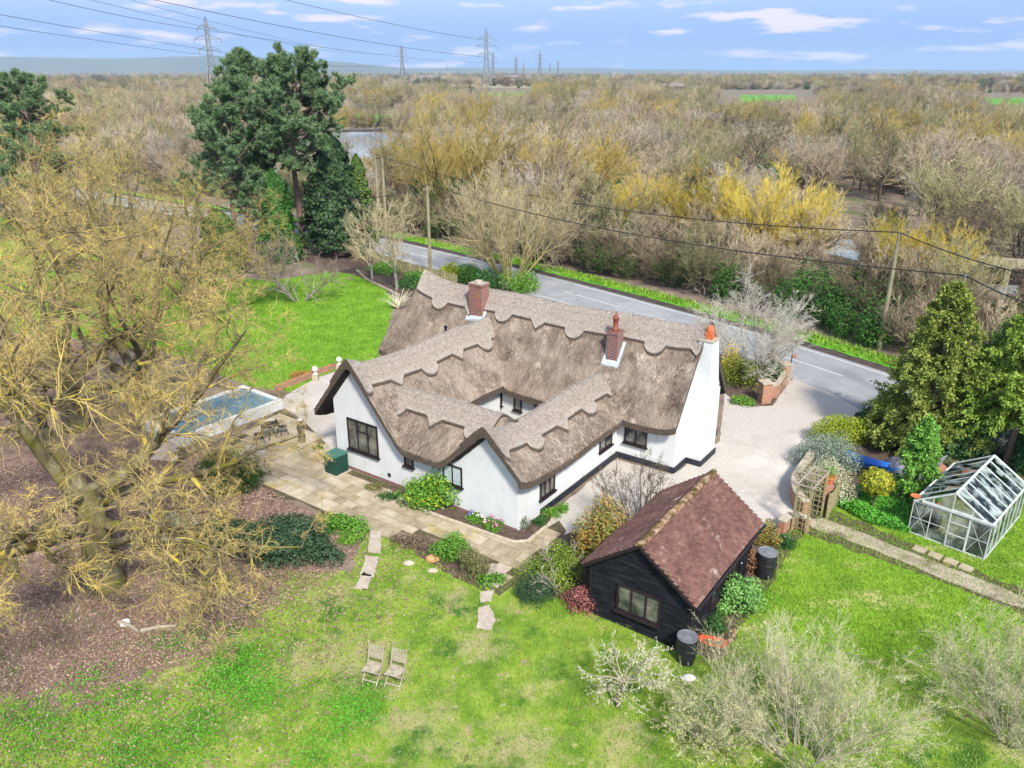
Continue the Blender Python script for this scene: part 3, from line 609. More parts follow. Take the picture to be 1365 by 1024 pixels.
# ------------------------------------------------------------------ garage / outbuilding
mat_board = M('black weatherboard', [(.004, .005, .007), (.012, .013, .017), (.024, .026, .031)], 1.5, .9, .4, 9, (1, 1, 5), detail=8, spec=.1)
overlay(mat_board, (.10, .095, .02), 1.1, .63, .76, 8, (1, 1, 2.2))
mat_tile = M('clay roof tiles', [(.065, .032, .027), (.125, .060, .050), (.18, .092, .074), (.31, .20, .155)], .9, .85, .3, 30, isl=.38, pos=[.3, .45, .6, .78], detail=6)
overlay(mat_tile, (.42, .33, .28), 1.5, .60, .70, 10); overlay(mat_tile, (.085, .06, .025), 1.0, .60, .72, 9)
mat_ridgetile = M('mossy ridge tiles', [(.10, .06, .02), (.30, .18, .11), (.44, .33, .24)], 5, .95, .8, 16, detail=8)
overlay(mat_ridgetile, (.07, .05, .012), 3, .44, .56, 8)
GO = G(786, 816)[:2]
gar = empty('outbuilding', (GO[0], GO[1], 0), TH, 'black weatherboarded outbuilding with steep red clay tiled roof', 'outbuilding')
GW, GL, GE, GR = 3.5, 5.5, 1.95, 3.42
def gz(s): return GR - (GR - GE) / (GW / 2 + .25) * abs(s - GW / 2) - .02
b = MB()
bh = .17; nb = int(GR / bh) + 1
for side in range(4):
    for k in range(nb):
        z0, z1 = k * bh, min((k + 1) * bh, GR)
        if side in (0, 2):      # gable ends
            y = 0 if side == 0 else GL; o = -.025 if side == 0 else .025
            hw0 = min(GW / 2, (GR - .1 - z0) / ((GR - GE) / (GW / 2 + .25))); hw1 = min(GW / 2, (GR - .1 - z1) / ((GR - GE) / (GW / 2 + .25)))
            if hw1 <= .02: continue
            c = GW / 2
            b.add([(c - hw0, y + o, z0), (c + hw0, y + o, z0), (c + hw1, y + o * .2, z1), (c - hw1, y + o * .2, z1), (c - hw0, y - o, z0), (c + hw0, y - o, z0), (c + hw1, y - o, z1), (c - hw1, y - o, z1)],
                  [(0, 1, 2, 3), (4, 7, 6, 5), (0, 4, 5, 1), (3, 2, 6, 7), (1, 5, 6, 2), (0, 3, 7, 4)])
        elif z1 < GE + .15:
            x = 0 if side == 3 else GW; o = -.025 if side == 3 else .025
            b.add([(x + o, .03, z0), (x + o, GL - .03, z0), (x + o * .2, GL - .03, z1), (x + o * .2, .03, z1), (x - o, .03, z0), (x - o, GL - .03, z0), (x - o, GL - .03, z1), (x - o, .03, z1)],
                  [(0, 1, 2, 3), (4, 7, 6, 5), (0, 4, 5, 1), (3, 2, 6, 7), (1, 5, 6, 2), (0, 3, 7, 4)])
b.build('wall', mat_board, gar)
for x in (-.03, GW - .03):
    for y in (-.035, GL - .025): cb = MB(); cb.box((x, y, 0), (x + .06, y + .06, GE + .1)); cb.build('corner_board', mat_black, gar)
ang = math.atan2(GR - GE, GW / 2 + .25); sl = math.hypot(GR - GE, GW / 2 + .25); rng = random.Random(8)
for sg in (-1, 1):
    tl = MB(); n = int(sl / .105) + 1; TW = .17; m_ = int((GL + .5) / TW)
    for i in range(n):
        d0 = sl - i * .105; d1 = max(0, d0 - .15)
        for j in range(m_):
            y0 = -.25 + (j + (.5 if i % 2 else 0)) * TW; y1 = min(y0 + TW - .014, GL + .25)
            if y0 > GL + .2: continue
            h = .0 + rng.uniform(0, .010); th_ = .016
            def P(d, y, o):
                return (GW / 2 + sg * (d * math.cos(ang) + o * math.sin(ang)), y, GR - d * math.sin(ang) + o * math.cos(ang) + .02 * math.sin(y * 1.1))
            o0 = .040 + h; o1 = .006
            V = [P(d0, y0, o0 - th_), P(d0, y1, o0 - th_ + rng.uniform(-.003, .003)), P(d1, y1, o1 - th_), P(d1, y0, o1 - th_), P(d0, y0, o0), P(d0, y1, o0 + rng.uniform(-.004, .004)), P(d1, y1, o1 + .004), P(d1, y0, o1 + .004)]
            tl.add(V, [(0, 1, 2, 3), (4, 7, 6, 5), (0, 4, 5, 1), (3, 2, 6, 7), (1, 5, 6, 2), (0, 3, 7, 4)])
    tl.build('tiled_slope', mat_tile, gar)
    ud = MB(); ud.add([(GW / 2 + sg * sl * math.cos(ang), -.2, GE - .03), (GW / 2 + sg * sl * math.cos(ang), GL + .2, GE - .03), (GW / 2, GL + .2, GR - .03), (GW / 2, -.2, GR - .03)], [(0, 1, 2, 3)])
    ud.build('roof_lining', mat_black, gar)
    for y in (-.24, GL + .2):
        bg_ = MB(); bg_.beam((GW / 2 + sg * (sl - .02) * math.cos(ang), y, GE - .06), (GW / 2 + sg * .02, y, GR - .07), .03, .11)
        bg_.build('bargeboard', mat_black, gar)
y = -.27; i = 0
while y < GL + .2:      # half round ridge tiles, each a little askew
    r = MB(); L_ = .31; V = []; F = []
    for a in range(7):
        t = math.pi * a / 6
        for yy in (y, y + L_):
            rr = .125 + (.012 if yy == y else 0); V.append((GW / 2 + rr * math.cos(t) + rng.uniform(-.008, .008), yy, GR - .03 + rr * math.sin(t) * .95 + rng.uniform(-.006, .006)))
    for a in range(6): F.append((2 * a, 2 * a + 2, 2 * a + 3, 2 * a + 1))
    F.append((0, 2, 4, 6, 8, 10, 12)[::-1]); F.append((1, 3, 5, 7, 9, 11, 13))
    r.add(V, F); r.build('ridge_tile', mat_ridgetile, gar); y += .30; i += 1
window((1.78, -.02), (1, 0), 1.55, .62, 1.62, 3, None, False, gar, mat_black, .07, .08)
window((GW + .02, 3.5), (0, 1), .8, .7, 1.6, 2, None, False, gar, mat_black); window((GW + .02, 1.9), (0, 1), .6, .75, 1.6, 1, None, False, gar, mat_black)
dd = MB(); dd.box((GW + .03, 4.2, .02), (GW + .07, 5.0, 1.85)); dob = dd.build('door', mat_board, gar); h_ = MB(); h_.lathe([(.02, 0), (.03, .03), (.02, .05)], (GW + .09, 4.3, .95), 8); h_.build('handle', mat_lead, dob)
m = MB(); m.tube([(GW + .31, -.28, GE - .05), (GW + .31, GL + .25, GE - .09)], .05, 8); m.build('gutter', mat_black, gar)
m = MB(); m.tube([(GW + .31, -.05, GE - .07), (GW + .16, -.05, GE - .3), (GW + .09, -.05, GE - .4), (GW + .09, -.05, 1.05)], .035, 8); m.build('downpipe', mat_black, gar)
# ------------------------------------------------------------------ greenhouse
mat_alu = M('weathered white aluminium', [(.45, .48, .47), (.62, .64, .63)], 4, .45, metal=.0, spec=.5)
def glassmat():
    m = bpy.data.materials.new('greenhouse glass'); m.use_nodes = True; nt = m.node_tree; N = nt.nodes; L = nt.links
    N.remove(N['Principled BSDF']); out = N['Material Output']; t = N.new('ShaderNodeBsdfTransparent'); t.inputs[0].default_value = (.90, .94, .93, 1)
    g = N.new('ShaderNodeBsdfGlossy'); g.inputs[1].default_value = .05; g.inputs[0].default_value = (.9, .95, .97, 1)
    d = N.new('ShaderNodeBsdfDiffuse'); d.inputs[0].default_value = (.66, .70, .67, 1)  # dirt film; its pale colour also stands in for whitish sky reflections
    f = N.new('ShaderNodeFresnel'); f.inputs[0].default_value = 1.38; x = N.new('ShaderNodeMixShader'); L.new(f.outputs[0], x.inputs[0]); L.new(t.outputs[0], x.inputs[1]); L.new(g.outputs[0], x.inputs[2])
    tc = N.new('ShaderNodeTexCoord'); nz = N.new('ShaderNodeTexNoise'); nz.inputs['Scale'].default_value = 2.2; nz.inputs['Detail'].default_value = 8; L.new(tc.outputs['Object'], nz.inputs['Vector'])
    r = N.new('ShaderNodeMapRange'); L.new(nz.outputs[0], r.inputs[0]); r.inputs[1].default_value = .46; r.inputs[2].default_value = .72; r.inputs[4].default_value = .30
    y = N.new('ShaderNodeMixShader'); L.new(r.outputs[0], y.inputs[0]); L.new(x.outputs[0], y.inputs[1]); L.new(d.outputs[0], y.inputs[2]); L.new(y.outputs[0], out.inputs[0]); return m
mat_ghglass = glassmat()
A = G(1210, 709); B = G(1312, 747); ga = math.atan2(B[1] - A[1], B[0] - A[0])
gh = empty('greenhouse', (A[0], A[1], 0), ga, 'glass greenhouse with white aluminium frame beside the garden path', 'greenhouse')
W_, D_, E_, R_ = 2.75, 4.5, 1.42, 2.28
fr = MB(); gl = []
def bar(p, q, w=.04): fr.beam(p, q, w * .8, w * .8)
for y in (0, D_):
    bar((0, y, .03), (W_, y, .03), .07); bar((0, y, E_), (W_, y, E_), .06)
    bar((0, y, E_), (W_ / 2, y, R_), .07); bar((W_, y, E_), (W_ / 2, y, R_), .07)
    for x in (0, .68, 1.37, 2.06, W_): bar((x, y, 0), (x, y, E_ + (min(x, W_ - x) * (R_ - E_) / (W_ / 2) if 0 < x < W_ else 0)), .04)
    bar((0, y, .72), (W_, y, .72), .03)
for x in (0, W_):
    bar((x, 0, .03), (x, D_, .03), .07); bar((x, 0, E_), (x, D_, E_), .08)
    for k in range(8): yy = D_ * k / 7; bar((x, yy, 0), (x, yy, E_), .035); bar((x, yy, E_), (W_ / 2, yy, R_), .04)
    bar((x, .0, .05), (x, 1.28, E_), .02); bar((x, D_, .05), (x, D_ - 1.28, E_), .02)
bar((0, 0, .05), (.68, 0, E_), .02); bar((0, 0, E_), (.68, 0, .05), .02); bar((W_, 0, .05), (2.06, 0, E_), .02); bar((2.06, 0, .05), (W_, 0, E_), .02)
bar((W_ / 2, 0, R_), (W_ / 2, D_, R_), .09)
fr.build('frame', mat_alu, gh)
def pane(nm, Vs, par=gh, mt=None):
    V = np.array(Vs, float); n = np.cross(V[1] - V[0], V[2] - V[0]); n /= np.linalg.norm(n); k = len(V)
    mb = MB(); mb.add(list(V - n * .003) + list(V + n * .003), [tuple(range(k))[::-1], tuple(range(k, 2 * k))] + [(i, (i + 1) % k, (i + 1) % k + k, i + k) for i in range(k)])
    return mb.build(nm, mt or mat_ghglass, par)
for x in (0, W_):
    for k in range(7):
        y0, y1 = D_ * k / 7 + .02, D_ * (k + 1) / 7 - .02
        pane('side_pane', [(x, y0, .06), (x, y1, .06), (x, y1, E_ - .04), (x, y0, E_ - .04)])
        dz = R_ - E_; f0, f1 = .04, .97
        if not (x == 0 and k in (1, 4)): pane('roof_pane', [(x + (W_ / 2 - x) * f0, y0, E_ + dz * f0), (x + (W_ / 2 - x) * f0, y1, E_ + dz * f0), (x + (W_ / 2 - x) * f1, y1, E_ + dz * f1), (x + (W_ / 2 - x) * f1, y0, E_ + dz * f1)])
        else: pane('roof_vent', [(x + (W_ / 2 - x) * .35 - .12, y0, E_ + dz * .35 + .28), (x + (W_ / 2 - x) * .35 - .12, y1, E_ + dz * .35 + .28), (W_ / 2, y1, R_ + .03), (W_ / 2, y0, R_ + .03)])
xs = [0, .68, 1.37, 2.06, W_]
for y in (0, D_):
    for k in range(4):
        if y == 0 and k == 2: continue
        x0, x1 = xs[k] + .02, xs[k + 1] - .02; pane('end_pane', [(x0, y, .06), (x1, y, .06), (x1, y, E_ - .03), (x0, y, E_ - .03)])
    pane('gable_pane', [(.1, y, E_ + .03), (W_ - .1, y, E_ + .03), (W_ / 2, y, R_ - .05)])
dr = MB(); x0, x1 = 1.37, 2.04
for p, q in (((x0, -.05, .05), (x1, -.05, .05)), ((x0, -.05, 1.6), (x1, -.05, 1.6)), ((x0, -.05, .05), (x0, -.05, 1.6)), ((x1, -.05, .05), (x1, -.05, 1.6)), ((x0, -.05, .6), (x1, -.05, .6)), ((x0, -.05, 1.1), (x1, -.05, 1.1))): dr.beam(p, q, .045, .045)
dr.beam((.3, -.06, E_ + .12), (2.9, -.06, E_ + .12), .07, .09)
dro = dr.build('door', mat_alu, gh); pane('pane', [(x0, -.05, .08), (x1, -.05, .08), (x1, -.05, 1.55), (x0, -.05, 1.55)], dro)
def ghp(x, y, z=0): c, s2 = math.cos(ga), math.sin(ga); return (A[0] + x * c - y * s2, A[1] + x * s2 + y * c, z)
sheet('greenhouse_floor', [ghp(*p)[:2] for p in ((.05, .05), (W_ - .05, .05), (W_ - .05, D_ - .05), (.05, D_ - .05))], .022, mat_path)
sheet('greenhouse_floor', [ghp(*p)[:2] for p in ((.95, .02), (1.85, .02), (1.8, D_ - .4), (1.0, D_ - .4))], .034, mat_pave)
mat_wood = M('bleached timber', [(.22, .18, .14), (.40, .34, .27)], 3, .85, .4, 12, (1, 1, 6))
mat_greenwood = M('algae stained timber', [(.14, .125, .045), (.30, .27, .13), (.42, .38, .25)], 3, .85, .4, 12, (1, 1, 3))
mat_plastic = M('black plastic', [(.012, .013, .015), (.03, .032, .036)], 5, .42)
mat_greyplastic = M('grey plastic lid', [(.12, .13, .15), (.20, .215, .23)], 5, .5)
def bench(x0, y0, x1, y1, h, label):
    e = empty('potting_bench', ghp(0, 0), ga, label, 'bench')
    t = MB()
    for k in range(4): yy = x0 + (x1 - x0) * k / 4; t.box((yy + .01, y0, h), (yy + (x1 - x0) / 4 - .01, y1, h + .03))
    t.build('bench_top', mat_wood, e)
    for x in (x0 + .03, x1 - .07):
        for y in (y0 + .03, y1 - .07): l = MB(); l.box((x, y, .035), (x + .04, y + .04, h)); l.build('leg', mat_wood, e)
bench(.1, 1.2, .65, 4.2, .6, 'slatted potting bench inside the greenhouse along its left side'); bench(2.1, .9, 2.65, 4.2, .6, 'slatted potting bench inside the greenhouse along its right side')
# leaf helpers come before the plants
def leafcards(C, Nrm, ln, wd, rng, droop=0, spread=.9, fold=0, six=False):
    """leaf-shaped faces at C (n,3), roughly facing Nrm"""
    n = len(C); Nn = Nrm + rng.normal(0, spread, (n, 3)) * .6; Nn /= np.linalg.norm(Nn, axis=1, keepdims=True) + 1e-9
    a = rng.normal(0, 1, (n, 3)); a -= Nn * (a * Nn).sum(1, keepdims=True); a /= np.linalg.norm(a, axis=1, keepdims=True) + 1e-9
    a[:, 2] -= droop; a /= np.linalg.norm(a, axis=1, keepdims=True)
    b = np.cross(Nn, a); b /= np.linalg.norm(b, axis=1, keepdims=True) + 1e-9
    l = ln * rng.uniform(.6, 1.3, (n, 1)); w_ = wd * rng.uniform(.7, 1.2, (n, 1))
    V = np.stack([C - a * l * .5, C + b * w_ * .5 + a * l * .05, C + a * l * .5, C - b * w_ * .5 + a * l * .05], 1)
    return V.reshape(-1, 3), np.arange(4 * n).reshape(n, 4)
def unit(n, rng): v = rng.normal(0, 1, (n, 3)); return v / np.linalg.norm(v, axis=1, keepdims=True)
def blobcloud(n, rx, ry, rz, rng, lumps=14, lump=.42, fill=.25, flat=0):
    """points and normals over a lumpy dome made of several smaller domes, some inside"""
    d = unit(lumps, rng); d[:, 2] = np.abs(d[:, 2]) * (1 - flat); k = rng.uniform(.45, .78, (lumps, 1))
    cs = d * k * [rx, ry, rz] + [0, 0, rz * .12]; rr = lump * rng.uniform(.65, 1.2, lumps)
    cs = np.vstack([cs, [[0, 0, rz * .3]]]); rr = np.append(rr, .62)
    i = rng.choice(len(cs), n, p=rr ** 2 / (rr ** 2).sum()); u = unit(n, rng); q = np.where(rng.random((n, 1)) < fill, rng.uniform(.4, 1, (n, 1)), rng.uniform(.88, 1.08, (n, 1)))
    P = cs[i] + u * q * rr[i][:, None] * [rx, ry, rz]; N_ = u.copy(); m = P[:, 2] > .02
    return P[m], N_[m]
def stems(n, h, r, spread, rng, k=4, wob=.12):
    a = rng.uniform(0, 6.28, n); P = np.zeros((n, k + 1, 3)); t = np.linspace(0, 1, k + 1)
    s2 = rng.uniform(.2, 1, n) * spread
    P[..., 0] = np.cos(a)[:, None] * s2[:, None] * t[None] ** 1.2; P[..., 1] = np.sin(a)[:, None] * s2[:, None] * t[None] ** 1.2; P[..., 2] = h * t[None] * rng.uniform(.6, 1, n)[:, None]
    P[:, 1:] += rng.normal(0, wob, (n, k, 3)) * r * 5
    return tubes(P, np.linspace(r, r * .35, k + 1)[None].repeat(n, 0), 4)
mat_bark = M('brown bark', [(.06, .045, .035), (.16, .125, .095)], 4, .95, .6, 14, (1, 1, .4))
def leafmat(name, c0, c1, c2=None, isl=.6, orand=0, rough=.6, sc_=1.2):
    cols = [c0, c1] if c2 is None else [c0, c1, c2]
    m = M(name, cols, sc_, rough, isl=isl, orand=orand, detail=3, pos=[.25, .75] if c2 is None else [.25, .5, .78]); return m
def shrub(loc, rx, ry, rz, mat, label, n=3500, ln=.09, wd=.05, seed=1, lumps=14, cat='shrub', name='shrub', group=None, fill=.25, droop=0, spread=.9, stemn=9, rz_=0, lump=.42, flowers=None, flat=0):
    rng = np.random.default_rng(seed); e = empty(name, (loc[0], loc[1], loc[2] if len(loc) > 2 else 0), rz_, label, cat, group)
    P, Nn = blobcloud(n, rx, ry, rz, rng, lumps, lump, fill, flat); v, f = leafcards(P, Nn, ln, wd, rng, droop, spread)
    npmesh('foliage', v, f, mat, e)
    v, f = stems(stemn, rz * .8, .02 + .01 * rz, min(rx, ry) * .6, rng); npmesh('stem', v, f, mat_bark, e)
    if flowers:
        fm, fn, fs = flowers; P, Nn = blobcloud(fn, rx * 1.04, ry * 1.04, rz * 1.04, np.random.default_rng(seed), lumps, lump, 0, flat)
        m_ = P[:, 2] > rz * .25; P = P[m_]; Nn = Nn[m_]
        v, f = joinVF([leafcards(P + rng.normal(0, fs * .3, P.shape), Nn, fs, fs * .7, rng) for _ in range(3)]); npmesh('flowers', v, f, fm, e)
    return e
# pots in the greenhouse and plants
green1 = leafmat('fresh green leaves', (.03, .10, .008), (.09, .24, .02), (.17, .36, .05))
green2 = leafmat('deep green leaves', (.012, .05, .010), (.03, .10, .018), (.07, .17, .03))
green3 = leafmat('blue green needles', (.02, .055, .035), (.05, .11, .075), (.11, .19, .14))
yellowg = leafmat('yellow green leaves', (.10, .16, .01), (.26, .33, .02), (.46, .48, .05))
yellowf = leafmat('yellow flowers', (.50, .36, .01), (.75, .58, .02)); whitef = leafmat('cream blossom', (.42, .42, .30), (.70, .70, .58), (.80, .80, .74))
pinkf = leafmat('pink flowers', (.60, .16, .30), (.75, .40, .50)); bluef = leafmat('blue flowers', (.08, .08, .40), (.16, .2, .6)); purew = leafmat('white flowers', (.65, .65, .62), (.8, .8, .8))
def pot(loc, r, h, label, mat=mat_terra, plant=None, seed=1, cat='plant pot'):
    e = empty('plant_pot', loc, 0, label, cat); m = MB(); m.lathe([(r * .7, 0), (r * .95, h * .8), (r * 1.08, h * .8), (r * 1.08, h), (r * .92, h), (r * .88, h * .88), (.01, h * .86)], (0, 0, 0), 16); m.build('pot_body', mat, e, False)
    if plant:
        rng = np.random.default_rng(seed); P, Nn = blobcloud(420, r * 1.5, r * 1.5, r * 1.9, rng, 6, .5); P[:, 2] += h * .8; v, f = leafcards(P, Nn, .09, .03, rng); npmesh('foliage', v, f, plant, e)
pot(ghp(.35, 1.7, .632), .12, .2, 'terracotta pot with green seedling at the near end of the left greenhouse bench', plant=green1)
pot(ghp(2.4, 2.6, .632), .13, .2, 'terracotta pot with green plant on the right greenhouse bench', plant=green1, seed=3)
pot(ghp(1.5, 3.6, .05), .17, .25, 'large terracotta pot at the far end of the greenhouse aisle', plant=yellowg, seed=4)
m = MB(); m.lathe([(.10, 0), (.17, .03), (.19, .07), (.16, .07), (.12, .04)], ghp(-.02, .12, E_ + .09), 14); tag(m.build('plant_saucer', mat_terra), 'orange saucer resting on the top left corner of the greenhouse', 'saucer')
mat_bluep = M('blue plastic sheet', [(.02, .12, .50), (.04, .20, .66)], 2, .35)
mat_paleblue = M('pale blue plastic', [(.12, .38, .52), (.2, .5, .62)], 3, .4)
m = MB(); V = []; m.box((1.1, 3.9, .60), (1.7, 4.2, .95)); o = m.build('storage_tub', mat_paleblue); o.location = ghp(0, 0)[:2] + (0,); o.rotation_euler.z = ga
m2 = MB(); m2.box((1.06, 3.86, .95), (1.74, 4.24, .99)); m2.build('lid', mat_bluep, o); m3 = MB(); m3.box((1.15, 3.95, .035), (1.65, 4.15, .6)); m3.build('stand', mat_wood, o)
tag(o, 'pale blue storage tub at the back of the greenhouse', 'tub')
m = MB(); m.lathe([(.25, 0), (.28, .5), (.27, .52), (.1, .53)], ghp(.55, 1.1, .03), 16); tag(m.build('water_bin', mat_plastic), 'black bin standing inside the greenhouse near its door', 'bin')
# ------------------------------------------------------------------ bins, sledge, bricks beside the outbuilding
def waterbutt(loc, r, h, label, lid):
    e = empty('water_butt', loc, 0, label, 'water butt'); m = MB()
    m.lathe([(r * .8, 0), (r * .84, h * .12), (r * .98, h * .4), (r, h * .55), (r * 1.03, h * .56), (r * 1.03, h * .6), (r, h * .61), (r * .96, h * .85), (r * .9, h * .93), (r * .9, h * .95)], (0, 0, 0), 24); m.build('barrel', mat_plastic, e, False)
    m = MB(); m.lathe([(r * .97, h * .95), (r * .99, h * .97), (r * .97, h), (r * .86, h), (r * .84, h * .985), (r * .4, h * .99), (r * .38, h * 1.01), (.01, h * 1.015)], (0, 0, 0), 24); m.build('lid', lid, e, False)
    m = MB(); m.lathe([(.03, 0), (.03, .08)], (0, -r - .02, h * .15), 8); m.build('tap', lid, e)
bb = hpt  # noqa
def gpt(s, t): c, s2 = math.cos(TH), math.sin(TH); return (GO[0] + s * c - t * s2, GO[1] + s * s2 + t * c)
waterbutt((*gpt(GW + .12, -.36), 0), .33, .95, 'black water butt under the downpipe at the outbuilding corner', mat_greyplastic)
waterbutt((*G(1019, 768)[:2], 0), .36, 1.05, 'black water butt beside the lawn behind the leafy shrub', mat_greyplastic)
mat_orange = M('orange red plastic', [(.50, .05, .018), (.66, .09, .025)], 3, .4)
sl_ = empty('sledge', (*G(950, 858)[:2], .03), -.35, 'orange red plastic sledge lying on soil by the outbuilding', 'sledge')
sl_.scale = (.85, .8, 1); m = MB(); prof = [(-.55, .10), (-.45, .20), (-.2, .25), (.2, .25), (.45, .20), (.56, .09)]
outer = [(x, w_) for x, w_ in prof]; ring = [(x, w_) for x, w_ in prof] + [(x, -w_) for x, w_ in prof[::-1]]
inner = [(x * .62, w_ * .48) for x, w_ in ring]; n = len(ring)
V = [(x, y, .10) for x, y in ring] + [(x, y, .06) for x, y in inner] + [(x * .96, y * .9, 0) for x, y in ring] + [(x, y, .01) for x, y in inner]
m.add(V, [(i, (i + 1) % n, (i + 1) % n + n, i + n) for i in range(n)] + [(i + 2 * n, (i + 1) % n + 2 * n, (i + 1) % n, i) for i in range(n)] + [(i + n, (i + 1) % n + n, (i + 1) % n + 3 * n, i + 3 * n) for i in range(n)])
m.build('sledge_body', mat_orange, sl_); m = MB(); m.tube([(.5, .1, .1), (.62, .1, .13), (.62, -.1, .13), (.5, -.1, .1)], .012, 5); m.build('pull_handle', mat_plastic, sl_)
mat_clay = M('broken clay', [(.22, .09, .06), (.38, .18, .12)], 6, .9)
for k, (x, y, r) in enumerate(((968, 858, .3), (978, 848, 1.2))):
    p = G(x, y); m = MB(); m.tube([(-.22, 0, 0), (.22, 0, 0)], .07, 8); o = m.build('clay_pipe', mat_clay); o.location = (p[0], p[1], .08); o.rotation_euler = (0, 0, r)
    tag(o, ['brown clay pipe lying next to the orange sledge', 'brown clay pipe lying farther right, angled towards the lawn'][k], 'pipe')
# ------------------------------------------------------------------ chairs on the lawn
mat_teak = M('bleached teak', [(.22, .18, .13), (.38, .33, .25), (.46, .41, .33)], 6, .85, .3, 20)
def chair(loc, rz, label):
    e = empty('folding_chair', loc, rz, label, 'chair', 'pair of slatted garden chairs')
    s_ = MB()
    for k in range(7): y = -.22 + k * .067; s_.box((-.22, y, .44), (.22, y + .052, .46))
    s_.beam((-.215, -.22, .425), (-.215, .25, .425), .03, .03); s_.beam((.215, -.22, .425), (.215, .25, .425), .03, .03); s_.build('seat', mat_teak, e)
    b = MB()
    for k in range(7):
        f = k / 6; z = .60 + .34 * f; y = .27 + .10 * f; b.beam((-.21, y, z), (.21, y, z), .012, .042)
    b.build('backrest', mat_teak, e)
    for sx in (-.235, .235):
        l = MB(); l.beam((sx, .40, .98), (sx, -.23, .0), .025, .04) if False else l.beam((sx, .39, .97), (sx, .20, .42), .025, .04); l.beam((sx, .20, .42), (sx, -.24, .0), .025, .04); l.build('leg', mat_teak, e)
        l = MB(); l.beam((sx * .88, -.20, .42), (sx * .88, .26, .0), .025, .04); l.build('leg', mat_teak, e)
    st = MB(); st.beam((-.23, -.17, .08), (.23, -.17, .08), .02, .04); st.beam((-.2, .2, .06), (.2, .2, .06), .02, .03); st.build('stretcher', mat_teak, e)
p = G(497, 906); chair((p[0], p[1], .01), -.32, 'bleached slatted wooden folding chair on the lawn, left of the pair')
p = G(527, 911); chair((p[0], p[1], .01), -.36, 'bleached slatted wooden folding chair on the lawn, right of the pair')
# ------------------------------------------------------------------ green cabinet, planter, finials, low wall, table, pool
mat_dgreen = M('dark green paint', [(.004, .035, .026), (.008, .055, .040)], 2, .45, spec=.4)
mat_dgreentop = M('paler green top', [(.03, .12, .09), (.06, .17, .13)], 3, .5)  # lid green, paler than the cabinet body
p = hpt(-.45, -.62)
bl = empty('boiler_cabinet', (p[0], p[1], 0), TH, 'dark green metal boiler cabinet against the white gable wall', 'cabinet')
m = MB(); m.box((-.36, -.38, .06), (.36, .38, .93)); m.build('cabinet_body', mat_dgreen, bl)
m = MB(); m.box((-.385, -.405, .93), (.385, .405, .98)); m.build('lid', mat_dgreentop, bl)
m = MB(); m.box((-.45, -.47, .0), (.45, .47, .06)); m.build('slab_base', mat_stone, bl)
m = MB()
for k in range(5): m.box((-.362 - .018, -.28, .25 + k * .12), (-.362, .05, .29 + k * .12))
m.build('louvre', mat_lead, bl); m = MB(); m.box((.1, -.40, .75), (.2, -.381, .79)); m.build('badge', mat_lead, bl)
p = G(425, 604); m = MB(); m.box((-.55, -.32, 0), (.55, -.22, .22)); m.box((-.55, .22, 0), (.55, .32, .22)); m.box((-.55, -.22, 0), (-.45, .22, .22)); m.box((.45, -.22, 0), (.55, .22, .22)); m.box((-.45, -.22, 0), (.45, .22, .16))
o = empty('stone_planter', (p[0], p[1], .035), TH + 1.1, 'low rectangular stone planter with green plant near the gable corner', 'planter'); m.build('trough', mat_stone, o)
rng = np.random.default_rng(4); P, Nn = blobcloud(500, .4, .2, .22, rng, 6, .5); P[:, 2] += .15; v, f = leafcards(P, Nn, .08, .03, rng); npmesh('foliage', v, f, green2, o)
# low brick retaining wall with ball finials
lw = empty('low_brick_wall', (0, 0, 0), 0, 'low red brick retaining wall between gravel and back lawn', 'wall')
a = G(368, 522); b_ = G(447, 491); c_ = G(412, 506)
m = MB(); m.beam((a[0], a[1], .14), (b_[0], b_[1], .14), .24, .28); m.build('brickwork', mat_brick3, lw)
m = MB(); m.beam((a[0], a[1], .30), (b_[0], b_[1], .30), .30, .04); m.build('coping', mat_brick3, lw)
mat_pale = M('pale cast stone', [(.55, .54, .50), (.74, .73, .70)], 8, .8, .2)
for k, (x, y) in enumerate(((421, 507), (453, 494))):
    q = G(x, y); m = MB(); m.box((q[0] - .17, q[1] - .17, 0), (q[0] + .17, q[1] + .17, .40)); m.build('pier', mat_stone, lw)
    e = empty('ball_finial', (q[0], q[1], .402), 0, ['pale round stone finial on the low wall near the orange heather', 'pale stone finial on the low wall closest to the thatched gable'][k], 'finial')
    m = MB(); m.lathe([(.13, 0), (.13, .05), (.06, .08), (.06, .14), (.10, .16)], (0, 0, 0), 14); m.build('plinth', mat_pale, e)
    m = MB(); m.lathe([(.01 + .17 * math.sin(t), .31 - .17 * math.cos(t)) for t in np.linspace(0.1, 3.05, 9)], (0, 0, 0), 16); m.build('ball', mat_pale, e, True)
orange_h = leafmat('orange heather', (.30, .10, .03), (.55, .24, .08)); q = G(402, 503); shrub((q[0], q[1]), .8, .45, .5, orange_h, 'low orange heather behind the low brick wall', 1500, .08, .02, 5, cat='heather')
# raised pool with blue cover
mat_white = M('white painted kerb', [(.50, .52, .52), (.66, .67, .67)], 3, .6)
overlay(mat_white, (.35, .36, .34), 1.5, .6, .85)
mat_pool = M('faded blue pool cover', [(.045, .11, .15), (.08, .17, .225), (.15, .25, .28)], .8, .5, .2, 3, detail=5)
q0 = G(378, 548)
pc = [G(378, 545), G(300, 575), G(240, 530), G(318, 508)]
pl_ = empty('raised_pool', (pc[0][0], pc[0][1], 0), math.atan2(pc[1][1] - pc[0][1], pc[1][0] - pc[0][0]), 'raised pool with white kerb and faded blue cover behind the oak', 'pool')
m = MB(); LX, LY = 6.0, -3.5
for a, b in (((0, LY, 0), (LX, LY + .25, .55)), ((0, -.25, 0), (LX, 0, .55)), ((0, LY + .25, 0), (.25, -.25, .55)), ((LX - .25, LY + .25, 0), (LX, -.25, .55))): m.box(a, b)
